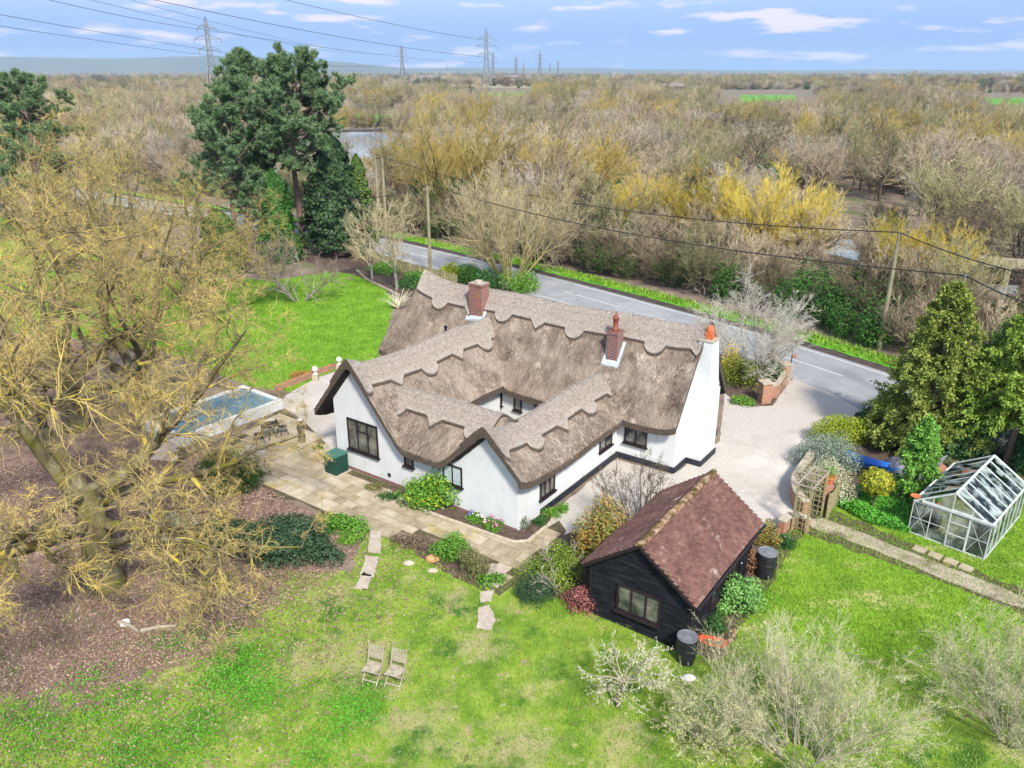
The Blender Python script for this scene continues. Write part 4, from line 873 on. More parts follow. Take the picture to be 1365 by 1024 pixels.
m.build('kerb', mat_white, pl_); m = MB(); m.box((.25, LY + .25, .3), (LX - .25, -.25, .47)); m.build('pool_cover', mat_pool, pl_)
# cast iron table with chairs on the patio
mat_iron = M('dark cast iron', [(.02, .017, .015), (.06, .05, .045)], 6, .6, metal=.3)
q = G(362, 585); e = empty('patio_table', (q[0], q[1], .035), .4, 'round dark cast iron table on the patio beyond the oak boughs', 'table')
m = MB(); m.lathe([(.42, .70), (.44, .71), (.44, .73), (.02, .735)], (0, 0, 0), 20); m.build('table_top', mat_iron, e)
for k in range(3): t = k * 2.1; m = MB(); m.tube([(.30 * math.cos(t), .30 * math.sin(t), 0), (.10 * math.cos(t), .10 * math.sin(t), .3), (.2 * math.cos(t), .2 * math.sin(t), .7)], .022, 6); m.build('leg', mat_iron, e)
for k, (x, y, r) in enumerate(((378, 580, 2.2), (346, 590, -1.0))):
    q = G(x, y); e = empty('patio_chair', (q[0], q[1], .035), r, ['dark iron patio chair right of the round table', 'dark iron patio chair left of the round table'][k], 'chair', 'iron chairs at the patio table')
    m = MB(); m.lathe([(.20, .42), (.22, .44), (.02, .45)], (0, 0, 0), 14); m.build('seat', mat_iron, e)
    m = MB(); m.tube([(-.2, .18, .44), (-.22, .26, .8), (0, .30, .95), (.22, .26, .8), (.2, .18, .44)], .018, 5)
    for u in (-.1, 0, .1): m.tube([(u, .18, .44), (u, .28, .88)], .012, 4)
    m.build('backrest', mat_iron, e)
    for sx in (-1, 1):
        for sy in (-1, 1): m = MB(); m.tube([(.14 * sx, .14 * sy, .43), (.2 * sx, .2 * sy, 0)], .016, 5); m.build('leg', mat_iron, e)
# old wooden trunk / log feature
q = G(402, 590); e = empty('driftwood_post', (q[0], q[1], .03), 0, 'gnarled brown driftwood post with flat top on the patio', 'driftwood'); m = MB(); m.tube([(0, 0, 0), (.06, .02, .4), (-.05, 0, .8), (.04, .03, 1.15)], [.20, .15, .13, .10], 9); m.build('trunk', mat_bark, e)
m = MB(); m.lathe([(.16, 0), (.18, .05), (.1, .12)], (.04, .03, 1.15), 10); m.build('cap_stone', mat_pavepink, e)
q = G(699, 833 - 10)
m = MB(); m.lathe([(.22, 0), (.27, .05), (.26, .14), (.14, .2), (.02, .21)], (*G(577, 747)[:2], 0), 14, 1, .8); tag(m.build('boulder', M('orange sandstone', [(.40, .20, .08), (.55, .32, .16)], 5, .9)), 'rounded orange stone in the small bed below the patio', 'stone')
for k, (x, y, sz_) in enumerate(((577, 762, .16), (545, 752, .18), (918, 905, .17))):
    q = G(x, y); m = MB(); r_ = random.Random(k); m.lathe([(sz_, 0), (sz_ * 1.1, sz_ * .3), (sz_ * .6, sz_ * .7), (.02, sz_ * .75)], (q[0], q[1], 0), 9, 1.2, .8)
    tag(m.build('boulder', mat_stone if k < 2 else mat_pale), ['small buff stone below the orange stone', 'flat buff stone left of the orange stone', 'whitish stone lying on grass by the bare bush'][k], 'stone')
# logs under the oak
for k, (x, y, ln_, rz_) in enumerate(((172, 838, 1.0, -.5), (212, 840, 1.1, .25))):
    q = G(x, y); m = MB(); m.tube([(-ln_ / 2, 0, 0), (0, .05, .01), (ln_ / 2, 0, 0)], [.07, .06, .04], 8); o = m.build('fallen_branch', mat_wood); o.location = (q[0], q[1], .08); o.rotation_euler.z = rz_
    tag(o, ['short pale cut branch on the leaf litter below the oak', 'thin pale fallen branch right of the short cut one'][k], 'branch')
q = G(167, 832); m = MB(); m.lathe([(.17, 0), (.16, .10), (.02, .105)], (q[0], q[1], 0), 12); tag(m.build('tree_stump', mat_pale), 'small pale cut stump on the leaf litter', 'stump')
# ------------------------------------------------------------------ trees
def grow(P0, D0, Ln, R0, k, wob, trop, rng, taper=.35):
    n = len(P0); P = np.zeros((n, k + 1, 3)); P[:, 0] = P0; D = D0 / (np.linalg.norm(D0, axis=1, keepdims=True) + 1e-9)
    for i in range(k):
        D = D + rng.normal(0, wob, (n, 3)) + np.array(trop)[None] / k
        D /= np.linalg.norm(D, axis=1, keepdims=True) + 1e-9; P[:, i + 1] = P[:, i] + D * (Ln / k)[:, None]
    R = R0[:, None] * np.linspace(1, taper, k + 1)[None]
    return P, R
def kids(P, R, lev, rng):
    n = len(P); c = lev['n']; k = P.shape[1] - 1
    t = rng.uniform(lev.get('t0', .3), lev.get('t1', 1), (n, c)); t[:, 0] = 1.0 if lev.get('tip', True) else t[:, 0]
    f = t * k; i = np.minimum(f.astype(int), k - 1); a = f - i; b = np.arange(n)[:, None]
    p = P[b, i] * (1 - a[..., None]) + P[b, i + 1] * a[..., None]; d = P[b, i + 1] - P[b, i]; sl_ = np.linalg.norm(d, axis=2, keepdims=True) + 1e-9; d /= sl_
    r = R[b, i] * (1 - a) + R[b, i + 1] * a
    L_ = (np.linalg.norm(P[:, 1:] - P[:, :-1], axis=2).sum(1))[:, None] * lev['l'] * rng.uniform(.6, 1.25, (n, c)) * (1.15 - .45 * t)
    ang = np.radians(rng.normal(lev['a'], lev.get('as', 12), (n, c))); q = rng.normal(0, 1, (n, c, 3)); q -= d * (q * d).sum(2, keepdims=True); q /= np.linalg.norm(q, axis=2, keepdims=True) + 1e-9
    D = d * np.cos(ang)[..., None] + q * np.sin(ang)[..., None]
    rr = np.minimum(r * lev.get('r', .6), r * .95); rr = np.maximum(rr, lev.get('rmin', .004))
    return grow(p.reshape(-1, 3), D.reshape(-1, 3), L_.ravel(), rr.ravel(), lev.get('k', 3), lev.get('w', .15), lev.get('g', (0, 0, .1)), rng, lev.get('tp', .35))
def tree_mesh(starts, levels, rng):
    """starts: (P,R) of trunk; returns list of (P,R,m)"""
    out = [(starts[0], starts[1], starts[2])]; P, R = starts[0], starts[1]
    for lev in levels:
        P, R = kids(P, R, lev, rng); m = P[:, -1, 2] > .12; P, R = P[m], R[m]; out.append((P, R, lev.get('m', 3)))
    return out
def vf(levels): return joinVF([tubes(P, R, m) for P, R, m in levels])
def build_tree(name, label, levels, split, mats, loc=(0, 0, 0), rz=0, cat='tree', group=None, extra=None):
    """split: level indices where 'trunk' ends and 'branches' end; the rest is 'crown'"""
    e = empty(name, loc, rz, label, cat, group); a, b = split
    v, f = vf(levels[:a]); npmesh('trunk', v, f, mats[0], e, True)
    if b > a: v, f = vf(levels[a:b]); npmesh('boughs', v, f, mats[1], e)
    v, f = vf(levels[b:]); npmesh('crown', v, f, mats[2], e)
    if extra: v, f = extra; npmesh('foliage', v, f, mats[3], e)
    return e
mat_oakbark = M('lichened oak bark', [(.045, .035, .02), (.12, .095, .05), (.20, .19, .12)], 3, .95, .8, 12, (1, 1, .3), detail=8)
overlay(mat_oakbark, (.13, .12, .015), 1.2, .48, .65, 7)
mat_lichen = M('yellow lichen on boughs', [(.085, .068, .048), (.22, .175, .085), (.50, .385, .055)], 1.6, .9, .4, 14, detail=8, pos=[.40, .52, .63])
mat_oaktwig = M('tan oak twigs', [(.11, .08, .05), (.37, .285, .125), (.66, .51, .10)], .8, .9, isl=.6, detail=4)
mat_pinktwig = M('pinkish brown twigs', [(.17, .12, .10), (.30, .23, .19)], .8, .9, isl=.4, orand=.2)
def oak(seed, H, spread, low=False, dens=1.0):
    rng = np.random.default_rng(seed); th = H * .26
    P, R = grow(np.array([[0, 0, -.1]]), np.array([[.03, .02, 1.]]), np.array([th]), np.array([H * .042]), 5, .05, (0, 0, .1), rng, .72)
    R[0, 0] *= 1.3
    n = 9; az = np.linspace(0, 2 * np.pi, n, endpoint=False) + rng.uniform(-.25, .25, n); el = np.radians(rng.choice([8, 22, 42, 68], n, p=[.25, .3, .25, .2]) if not low else rng.choice([-2, 12, 30, 62], n, p=[.3, .3, .2, .2]))
    st = P[0, -2][None] + (P[0, -1] - P[0, -2])[None] * rng.uniform(-.9, 1, (n, 1)); D = np.stack([np.cos(az) * np.cos(el), np.sin(az) * np.cos(el), np.sin(el)], 1)
    Lm = (spread * np.cos(el) * .85 + (H - th) * .8 * np.sin(np.abs(el))) * rng.uniform(.8, 1.05, n)
    P1, R1 = grow(st, D, Lm, np.full(n, H * .019) * rng.uniform(.75, 1.15, n), 8, .17, (0, 0, .35 if not low else .1), rng, .12)
    g = (0, 0, -.12 if low else .12)
    lv = [dict(n=9, t0=.25, a=50, l=.42, r=.62, k=6, w=.20, g=(0, 0, .15), m=5, tp=.18), dict(n=7, t0=.2, a=48, l=.50, r=.6, k=5, w=.22, g=g, m=4, rmin=.012, tp=.22),
          dict(n=int(7 * dens), t0=.15, a=46, l=.52, r=.62, k=4, w=.22, g=g, m=3, rmin=.0078), dict(n=int(6 * dens), t0=.15, a=42, l=.55, r=.7, k=3, w=.22, g=g, m=3, rmin=.0048, tp=.5)]
    out = tree_mesh((P1, R1, 7), lv, rng)
    return [(P, R, 10)] + out
O_MATS = (mat_oakbark, mat_lichen, mat_oaktwig)
oakA = oak(11, 14.5, 9.2, True, 1.36)
p = G(140, 778); build_tree('oak_tree', 'huge bare oak covered in yellow lichen, nearest the camera over the leaf litter', oakA, (2, 4), O_MATS, (p[0], p[1], 0), 0.4)
oakB = oak(23, 14.0, 7.5, False, .9)
ob = build_tree('oak_tree', '', oakB, (2, 4), O_MATS, (0, 0, 0), 0)
oaks = [((100, 572), 1.0, .3, 'bare lichened oak behind the nearest oak, its thick trunk in view at far left'), ((196, 566), .93, 2.2, 'bare lichened oak beside the blue pool, right of another thick trunk'),
        ((262, 436), .80, 5.1, 'bare yellowish oak on the lawn edge below the ivy clad tree'), ((150, 392), .95, 1.2, 'bare yellowish oak standing behind the green lawn at left'),
        ((175, 415), .96, 3.1, 'tan bare oak in the middle of the left tree group'), ((-150, 430), 1.0, 2.7, 'bare oak farther out at the left edge, half out of frame')]
for i, ((x, y), s_, r_, lb) in enumerate(oaks):
    o = ob if i == 0 else copy_tree(ob); q = G(x, y); o.location = (q[0], q[1], 0); o.rotation_euler.z = r_; o.scale = (s_, s_, s_); o['label'] = lb; o['group'] = 'bare lichened oaks on the left'
# generic bare tree / bush families, used for heroes and for the scrubland
def baretree(seed, H, spread, dens=1.0, rm=.012, up=.25, n1=10):
    rng = np.random.default_rng(seed)
    P, R = grow(np.array([[0, 0, -.1]]), np.array([[.04, -.03, 1.]]), np.array([H * .62]), np.array([H * .020]), 6, .06, (0, 0, .2), rng, .35)
    lv = [dict(n=n1, t0=.25, a=42, l=.5 * spread / (H * .3), r=.6, k=5, w=.14, g=(0, 0, up), m=4, rmin=.02), dict(n=int(7 * dens), t0=.2, a=38, l=.5, r=.6, k=4, w=.16, g=(0, 0, up), m=3, rmin=rm), dict(n=int(6 * dens), t0=.15, a=34, l=.5, r=.6, k=3, w=.18, g=(0, 0, up), m=3, rmin=rm * .85, tp=.5), dict(n=int(5 * dens), t0=.15, a=34, l=.55, r=.7, k=2, w=.2, g=(0, 0, up), m=3, rmin=rm * .7, tp=.5)]
    return tree_mesh((P, R, 6), lv, rng)
def barebush(seed, H, spread, ns=12, dens=1.0, rm=.012, lean=.5, g=.15, w=.14, r0=.012):
    rng = np.random.default_rng(seed); az = rng.uniform(0, 6.28, ns); el = rng.uniform(.15, 1, ns) * lean * spread / H
    D = np.stack([np.cos(az) * el * 2, np.sin(az) * el * 2, np.ones(ns)], 1); st = np.stack([np.cos(az), np.sin(az), np.zeros(ns)], 1) * .12 * spread
    P, R = grow(st, D, H * rng.uniform(.7, 1.0, ns), np.full(ns, max(.02, H * r0)), 5, .08, (0, 0, g), rng, .3)
    lv = [dict(n=int(8 * dens), t0=.2, a=34, l=.45, r=.6, k=4, w=w, g=(0, 0, g), m=3, rmin=rm * 1.3), dict(n=int(6 * dens), t0=.15, a=34, l=.5, r=.6, k=3, w=w, g=(0, 0, g), m=3, rmin=rm), dict(n=int(6 * dens), t0=.15, a=34, l=.5, r=.7, k=2, w=.16, g=(0, 0, g), m=3, rmin=rm * .8, tp=.5)]
    return tree_mesh((P, R, 5), lv, rng)
def twigmat(name, a, b, c=None): return M(name, [a, b] if c is None else [a, b, c], .7, .9, isl=.45, orand=.35, detail=3)
tw_tan = twigmat('tan scrub twigs', (.13, .095, .06), (.56, .46, .31)); tw_olive = twigmat('olive grey twigs', (.09, .085, .04), (.41, .38, .19))
tw_gold = twigmat('golden willow twigs', (.20, .15, .04), (.50, .385, .10)); tw_grey = twigmat('pale grey twigs', (.22, .18, .15), (.56, .50, .42))
tw_dark = twigmat('dark hawthorn twigs', (.045, .035, .024), (.19, .15, .09)); tw_bright = twigmat('bright yellow willow twigs', (.34, .26, .03), (.62, .49, .09))
tw_blos = twigmat('white budding twigs', (.28, .25, .20), (.56, .53, .45)); tw_red = twigmat('russet twigs', (.20, .11, .07), (.34, .21, .12))
bk_dark = M('dark scrub bark', [(.05, .04, .03), (.13, .105, .08)], 3, .95); bk_pale = M('pale grey bark', [(.20, .18, .15), (.42, .40, .35)], 3, .9, .3, 12, (1, 1, .5))
ivy = leafmat('ivy leaves', (.012, .045, .006), (.035, .11, .012), (.07, .20, .02), orand=.2)
def ivyleaves(levels, n, rng, ln=.22, zmax=3.5):
    """leaves clinging to the thick levels"""
    P = np.concatenate([q.reshape(-1, 3) for q, _, _ in levels]); P = P[P[:, 2] < zmax]; i = rng.integers(0, len(P), n); C = P[i] + rng.normal(0, .28, (n, 3)); m = C[:, 2] > .05
    return leafcards(C[m], unit(m.sum(), rng), ln, ln * .8, rng)
# --- scrubland families (local size as given)
fam = []
def family(name, label, lv, split, mats, cat='tree', group=None, extra=None):
    e = build_tree(name, label, lv, split, mats, (0, 0, 0), 0, cat, group, extra); fam.append(e); return e
rngf = np.random.default_rng(77)
fA = family('scrub_bush', 'tan bare scrub bush in the thicket beyond the road', barebush(1, 5.5, 5.5, 13, 1.3, .018), (1, 1), (bk_dark, None, tw_tan), 'bush', 'tan scrub bushes beyond the road')
fB = family('scrub_bush', 'olive grey bare scrub bush beyond the road', barebush(2, 6.0, 5.0, 12, 1.3, .018), (1, 1), (bk_dark, None, tw_olive), 'bush', 'olive grey scrub bushes beyond the road')
fC = family('willow_tree', 'golden twigged willow in the scrubland', barebush(3, 6.5, 5.5, 14, 1.3, .018, .45, .3), (1, 1), (bk_dark, None, tw_gold), 'tree', 'golden willows in the scrubland')
fD = family('scrub_bush', 'pale pinkish grey bare scrub bush beyond the road', barebush(4, 5.5, 6.0, 13, 1.3, .018), (1, 1), (bk_dark, None, tw_grey), 'bush', 'pale grey scrub bushes beyond the road')
lv = barebush(5, 4.8, 4.5, 14, 1.3, .018)
fE = family('hedge_bush', 'dark twiggy hawthorn with ivy in the roadside thicket', lv, (1, 1), (bk_dark, None, tw_dark, ivy), 'bush', 'dark thicket bushes along the road', ivyleaves(lv[:2], 2600, rngf, .20))
fF = family('bare_tree', 'bare tree with dark forked trunk rising out of the scrub', baretree(6, 8.5, 5, 1.0, .020), (2, 2), (bk_dark, None, tw_tan), 'tree', 'bare trees rising out of the scrub')
fH = family('bare_tree', 'slim olive bare tree rising out of the scrub', baretree(9, 9.5, 3.6, 1.0, .020, .5), (2, 2), (bk_dark, None, tw_olive), 'tree', 'slim olive bare trees in the scrub')
rngf = np.random.default_rng(7); P_, N_ = blobcloud(3600, 2.3, 2.3, 4.0, rngf, 22, .42, .3)
fG = family('evergreen_bush', 'dark green evergreen bush among bare scrub', barebush(7, 3.6, 3.2, 8, .5, .018), (1, 1), (bk_dark, None, tw_dark, ivy), 'bush', 'dark green bushes among the scrub', leafcards(P_, N_, .26, .15, rngf))
fT = [fA, fB, fC, fD, fE, fF, fG, fH]; used = set()
def place(f, x, y, s, rz, label=None, sz=None, group=None, z=0):
    o = f if f not in used else copy_tree(f); used.add(f); o.location = (float(x), float(y), z); o.rotation_euler = (0, 0, rz); o.scale = (s, s, s * (sz or 1))
    if label: o['label'] = label
    if group is not None:
        if group: o['group'] = group
        elif 'group' in o.keys(): del o['group']
    return o
rb = np.random.default_rng(2024)
def roadoff(P):
    """signed side distance from the road centre line, + on the far side"""
    d = np.linalg.norm(P[:, None] - RP[None], axis=2); i = d.argmin(1); s_ = ((P - RP[i]) * RN[i]).sum(1); return np.where(d.min(1) > 200, d.min(1), s_)
# roadside thicket
k = 0
for row, (off, st_) in enumerate(((7.6, 2.6), (10.5, 3.2), (14.5, 4.2))):
    a = arcof((-60, 118)); end = arcof((31, 26))
    while a < end:
        q = np.array([np.interp(a, arc, RP[:, 0]), np.interp(a, arc, RP[:, 1])]); nn_ = np.array([np.interp(a, arc, RN[:, 0]), np.interp(a, arc, RN[:, 1])])
        q = q + nn_ * (off + rb.uniform(-.7, .9)); r = rb.random()
        if not (q[0] > -46 and q[0] < -18 and row == 0):
            f = (fE if r < .42 else fG if r < .74 else fB if r < .85 else fA) if row < 2 else (fB if r < .35 else fA if r < .6 else fE if r < .75 else fD if r < .9 else fG)
            place(f, q[0], q[1], rb.uniform(.62, .95) * (1 if row else .85), rb.uniform(0, 6.28))
        a += st_ * rb.uniform(.8, 1.25)
# random scrub, nearest as individuals, the rest far off as one woodland
def scatter(n, ymin, ymax, power=1.0):
    u = rb.random(n); Y = (ymin ** power + (ymax ** power - ymin ** power) * u) ** (1 / power); X = rb.uniform(-.78, .78, n) * Y; return np.stack([X, Y], 1)
P = scatter(9000, 72, 260, 2.0)
ok = (roadoff(P) > 17) & ~inpoly(P, LAKE) & ~inpoly(P, RIVER)
op = px([(1035, 262), (1120, 255), (1230, 285), (1240, 320), (1100, 312), (1020, 300)]); ok &= ~inpoly(P, op)
P = P[ok]
keep = []; 
for q in P[np.argsort(P[:, 1])]:
    mn = 3.1 + q[1] * .006
    if all((abs(q[0] - r[0]) > mn) or (abs(q[1] - r[1]) > mn) or ((q[0] - r[0]) ** 2 + (q[1] - r[1]) ** 2 > mn * mn) for r in keep[-400:]): keep.append(q)
keep = np.array(keep)
def famof(q):
    v = math.sin(q[0] * .045 + 1.3) * math.cos(q[1] * .06) + .5 * math.sin(q[0] * .11 + q[1] * .08); r = rb.random()
    if v > .75 and r < .55: return fC
    if v < -.7 and r < .6: return fD
    return [fA, fB, fD, fF, fH, fE, fG, fC][int(np.searchsorted(np.cumsum([.27, .20, .19, .12, .10, .06, .03, .03]), r * .999))]
near = keep[keep[:, 1] < 168]; far = keep[keep[:, 1] >= 168]
if len(near) > 560: far = np.vstack([near[560:], far]); near = near[:560]
for q in near: place(famof(q), q[0], q[1], rb.choice([rb.uniform(.65, .95), rb.uniform(.9, 1.35)]), rb.uniform(0, 6.28))
# woods on the near side of the road, left of the pines and behind the oaks
Q = scatter(900, 84, 260, 2.0); Q = Q[(roadoff(Q) < -9) & (Q[:, 0] < -38)]; kl = []
for q in Q[np.argsort(Q[:, 1])]:
    if all((q[0] - r[0]) ** 2 + (q[1] - r[1]) ** 2 > 20 for r in kl): kl.append(q)
for q in kl: place([fF, fA, fB, fH][rb.integers(4)], q[0], q[1], rb.uniform(.95, 1.35), rb.uniform(0, 6.28))
def woodland(name, pts, scl, kinds, label=None):
    me = bpy.data.meshes.new(name); n = len(pts); me.vertices.add(n); co = np.zeros((n, 3), np.float32); co[:, :2] = pts; me.vertices.foreach_set('co', co.ravel())
    for nm, tp, val in (('sc', 'FLOAT', scl), ('rz', 'FLOAT', rb.uniform(0, 6.28, n)), ('kd', 'INT', kinds)):
        at = me.attributes.new(nm, tp, 'POINT'); at.data.foreach_set('value', np.asarray(val, np.int32 if tp == 'INT' else np.float32))
    o = link(bpy.data.objects.new(name, me)); tag(o, label, None, None, 'stuff')
    ng = bpy.data.node_groups.new(name, 'GeometryNodeTree'); ng.interface.new_socket('Geometry', in_out='INPUT', socket_type='NodeSocketGeometry'); ng.interface.new_socket('Geometry', in_out='OUTPUT', socket_type='NodeSocketGeometry')
    N = ng.nodes; L = ng.links; gi = N.new('NodeGroupInput'); go = N.new('NodeGroupOutput'); ip = N.new('GeometryNodeInstanceOnPoints'); L.new(gi.outputs[0], ip.inputs['Points'])
    g2i = N.new('GeometryNodeGeometryToInstance')
    for f in fT:
        src = [c for c in f.children if c.name.startswith('foliage' if f is fG else 'crown')][0]
        oi = N.new('GeometryNodeObjectInfo'); oi.transform_space = 'ORIGINAL'; oi.inputs['Object'].default_value = src; oi.inputs['As Instance'].default_value = False
        g1 = N.new('GeometryNodeGeometryToInstance'); L.new(oi.outputs['Geometry'], g1.inputs[0]); g1.label = f.name; kindnodes.append(g1)
        L.new(g1.outputs[0], g2i.inputs[0]) if False else None
    jn = N.new('GeometryNodeJoinGeometry')
    for g1 in reversed(kindnodes): L.new(g1.outputs[0], jn.inputs[0])
    N.remove(g2i); L.new(jn.outputs[0], ip.inputs['Instance']); ip.inputs['Pick Instance'].default_value = True
    def attr(nm, tp): a = N.new('GeometryNodeInputNamedAttribute'); a.data_type = tp; a.inputs['Name'].default_value = nm; return [s for s in a.outputs if s.enabled and s.name == 'Attribute'][0]
    L.new(attr('kd', 'INT'), ip.inputs['Instance Index']); cx = N.new('ShaderNodeCombineXYZ'); L.new(attr('rz', 'FLOAT'), cx.inputs[2]); L.new(cx.outputs[0], ip.inputs['Rotation']); L.new(attr('sc', 'FLOAT'), ip.inputs['Scale'])
    L.new(ip.outputs[0], go.inputs[0]); md = o.modifiers.new('scatter', 'NODES'); md.node_group = ng; kindnodes.clear(); return o
kindnodes = []
W1 = scatter(15000, 200, 1000, 1.5); fields = [px(p_) for p_ in ([(960, 120), (1085, 120), (1105, 168), (940, 168)], [(1300, 126), (1500, 126), (1500, 172), (1290, 172)], [(625, 118), (710, 118), (716, 146), (620, 146)], [(455, 148), (535, 148), (535, 168), (460, 168)])]
m = ~inpoly(W1, LAKE) & ~inpoly(W1, RIVER)
for f_ in fields: m &= ~inpoly(W1, f_)
den = .5 + .5 * np.sin(W1[:, 0] * .013 + 2) * np.cos(W1[:, 1] * .011) + .35 * np.sin(W1[:, 0] * .031) ; m &= (rb.random(len(W1)) < np.clip(den + .45 - np.clip((W1[:, 1] - 330) / 500, 0, .7), .04, 1))
W1 = np.vstack([far, W1[m]])
vv = np.sin(W1[:, 0] * .018 + 1.3) * np.cos(W1[:, 1] * .013) + .4 * np.sin(W1[:, 0] * .05 + W1[:, 1] * .04)
r = rb.random(len(W1)); kd = np.searchsorted(np.cumsum([.27, .20, .05, .20, .10, .09, .03, .06]), r * .999); kd = np.where((vv > .95) & (r < .3), 2, kd); kd = np.where((vv < -.85) & (r < .5), 4, kd); r2 = rb.random(len(W1)); kd = np.where((W1[:, 1] > 420) & (r2 < .5), rb.choice([4, 1, 4, 6], len(W1)), kd)
woodland('far_woodland', W1, rb.uniform(.55, 1.35, len(W1)) * (1 + W1[:, 1] / 4500), kd)
# hedgerows and woods towards the horizon
H_ = []
for _ in range(170):
    y = 1000 + 4800 * rb.random() ** 1.4; x = rb.uniform(-.75, .75) * y; ln_ = rb.uniform(150, 700); a = rb.normal(0, .18); n = int(ln_ / (6 + y * .0035)); t = rb.uniform(-.5, .5, n) * ln_
    H_.append(np.stack([x + t * math.cos(a) + rb.normal(0, 6, n), y + t * math.sin(a) + rb.normal(0, 10 + y * .006, n)], 1))
H_ = np.vstack(H_); woodland('distant_hedgerows', H_, rb.uniform(1.1, 2.0, len(H_)), rb.choice([0, 1, 4, 6, 5], len(H_), p=[.15, .15, .42, .2, .08]))
# ------------------------------------------------------------------ hero trees and shrubs
def blades(P, h, wd, rng, lean=.6):
    n = len(P); a = rng.uniform(0, 6.28, n); d = np.stack([np.cos(a), np.sin(a), np.zeros(n)], 1); b2 = rng.uniform(0, 6.28, n); l = np.stack([np.cos(b2), np.sin(b2), np.zeros(n)], 1) * lean
    hh = h * rng.uniform(.5, 1.4, (n, 1)); V = np.stack([P - d * wd / 2, P + d * wd / 2, P + (l + [0, 0, 1]) * hh], 1); return V.reshape(-1, 3), np.arange(3 * n).reshape(n, 3)
def polypts(poly, n, rng, z=.01):
    A = np.array(poly); lo = np.maximum(A.min(0), [-30, 12]); hi = A.max(0); P = rng.uniform(lo, hi, (n * 3, 2)); P = P[inpoly(P, poly)][:n]; return np.column_stack([P, np.full(len(P), z)])
mat_blade = M('lawn grass blades', [(.055, .12, .010), (.14, .24, .022), (.24, .34, .045), (.46, .42, .17)], .55, .8, isl=.42, detail=6, pos=[.30, .44, .57, .70])
mat_bladeL = M('lush grass blades', [(.07, .16, .008), (.16, .31, .018), (.29, .43, .05)], .5, .8, isl=.4, detail=5)
mat_leafdead = M('fallen brown leaves', [(.10, .055, .042), (.24, .15, .115), (.44, .32, .25)], .6, .85, isl=.75)
rg_ = np.random.default_rng(9)
P = polypts(px([(x, min(y, 1100)) for x, y in front]), 150000, rg_, .004); do = np.linalg.norm(P[:, :2] - OAK[:2], axis=1)
nz = np.sin(P[:, 0] * .9 + 1) * np.cos(P[:, 1] * 1.1) + .6 * np.sin(P[:, 0] * 2.3 + P[:, 1] * 1.9); m = do + nz * 1.3 > 6.6
P1 = P[m | (rg_.random(len(P)) < .22)]; o_ = npmesh('grass_tufts', *blades(P1, .075, .026, rg_), mat_blade); tag(o_, 'rough winter grass blades over the front lawn', 'grass', None, 'stuff')
P = polypts(px([(-200, 930), (-100, 640), (150, 600), (340, 640), (440, 700), (480, 740), (440, 770), (390, 800), (330, 830), (280, 880), (200, 890), (120, 925), (60, 905), (0, 935)]), 52000, rg_, .02); v, f = leafcards(P + [0, 0, .012], np.tile([0, 0, 1.], (len(P), 1)), .085, .055, rg_, 0, .5); tag(npmesh('leaf_litter', v, f, mat_leafdead), 'brown fallen oak leaves under the big lichened oak', 'leaf litter', None, 'stuff')
P = polypts(rlawn, 60000, rg_, .008); tag(npmesh('grass_tufts', *blades(P, .07, .03, rg_), mat_bladeL), 'bright grass blades on the side lawn', 'grass', None, 'stuff')
P = polypts(blawn, 60000, rg_, .004); tag(npmesh('grass_tufts', *blades(P, .09, .06, rg_), mat_bladeL), 'bright grass blades on the back lawn', 'grass', None, 'stuff')
a_ = rg_.uniform(arcof((-20, 88)), arcof((27, 33)), 9000); P = np.stack([np.interp(a_, arc, RP[:, 0]), np.interp(a_, arc, RP[:, 1])], 1) + np.stack([np.interp(a_, arc, RN[:, 0]), np.interp(a_, arc, RN[:, 1])], 1) * rg_.uniform(3.9, 5.6, (9000, 1)); tag(npmesh('grass_tufts', *blades(np.column_stack([P, np.full(9000, .02)]), .22, .10, rg_), mat_bladeL), 'long bright grass along the far road verge', 'grass', None, 'stuff')
n = 14000; P = OAK[None, :2] + rg_.normal(0, 1, (n, 2)) * 1.6 + np.stack([np.cos(a := rg_.uniform(-1.9, .6, n)), np.sin(a)], 1) * rg_.uniform(5.5, 10.5, (n, 1)); P = P[inpoly(P, LAWNF)]; P = np.column_stack([P, np.full(len(P), .03)]); v, f = leafcards(P, np.tile([0, 0, 1.], (len(P), 1)), .085, .055, rg_, 0, .5); tag(npmesh('leaf_litter', v, f, mat_leafdead), 'scattered brown leaves thinning out over the lawn', 'leaf litter', None, 'stuff')
# weeds on the lawn
weed = leafmat('lush weeds', (.03, .12, .006), (.07, .26, .012), (.14, .38, .03)); P = []
for cx, cy, n, sd in ((325, 885, 1600, .55), (300, 905, 900, .5), (345, 925, 1500, .5), (470, 950, 2000, .5), (250, 985, 1500, .7), (150, 950, 500, .5), (60, 985, 900, .8), (30, 960, 500, .5), (180, 1000, 900, .6), (420, 1005, 700, .6), (120, 905, 300, .4), (250, 850, 400, .5), (1010, 800, 500, .4)):
    q = G(cx, cy); P.append(rg_.normal([q[0], q[1]], sd, (n, 2)))
P = np.vstack(P); P = np.column_stack([P, rg_.uniform(.01, .12, len(P))]); v, f = leafcards(P, np.tile([0, 0, 1.], (len(P), 1)), .07, .05, rg_); tag(npmesh('weeds', v, f, weed), 'lush green weeds in patches over the rough lawn', 'weeds', None, 'stuff')
def at(x, y): q = G(x, y); return (q[0], q[1])
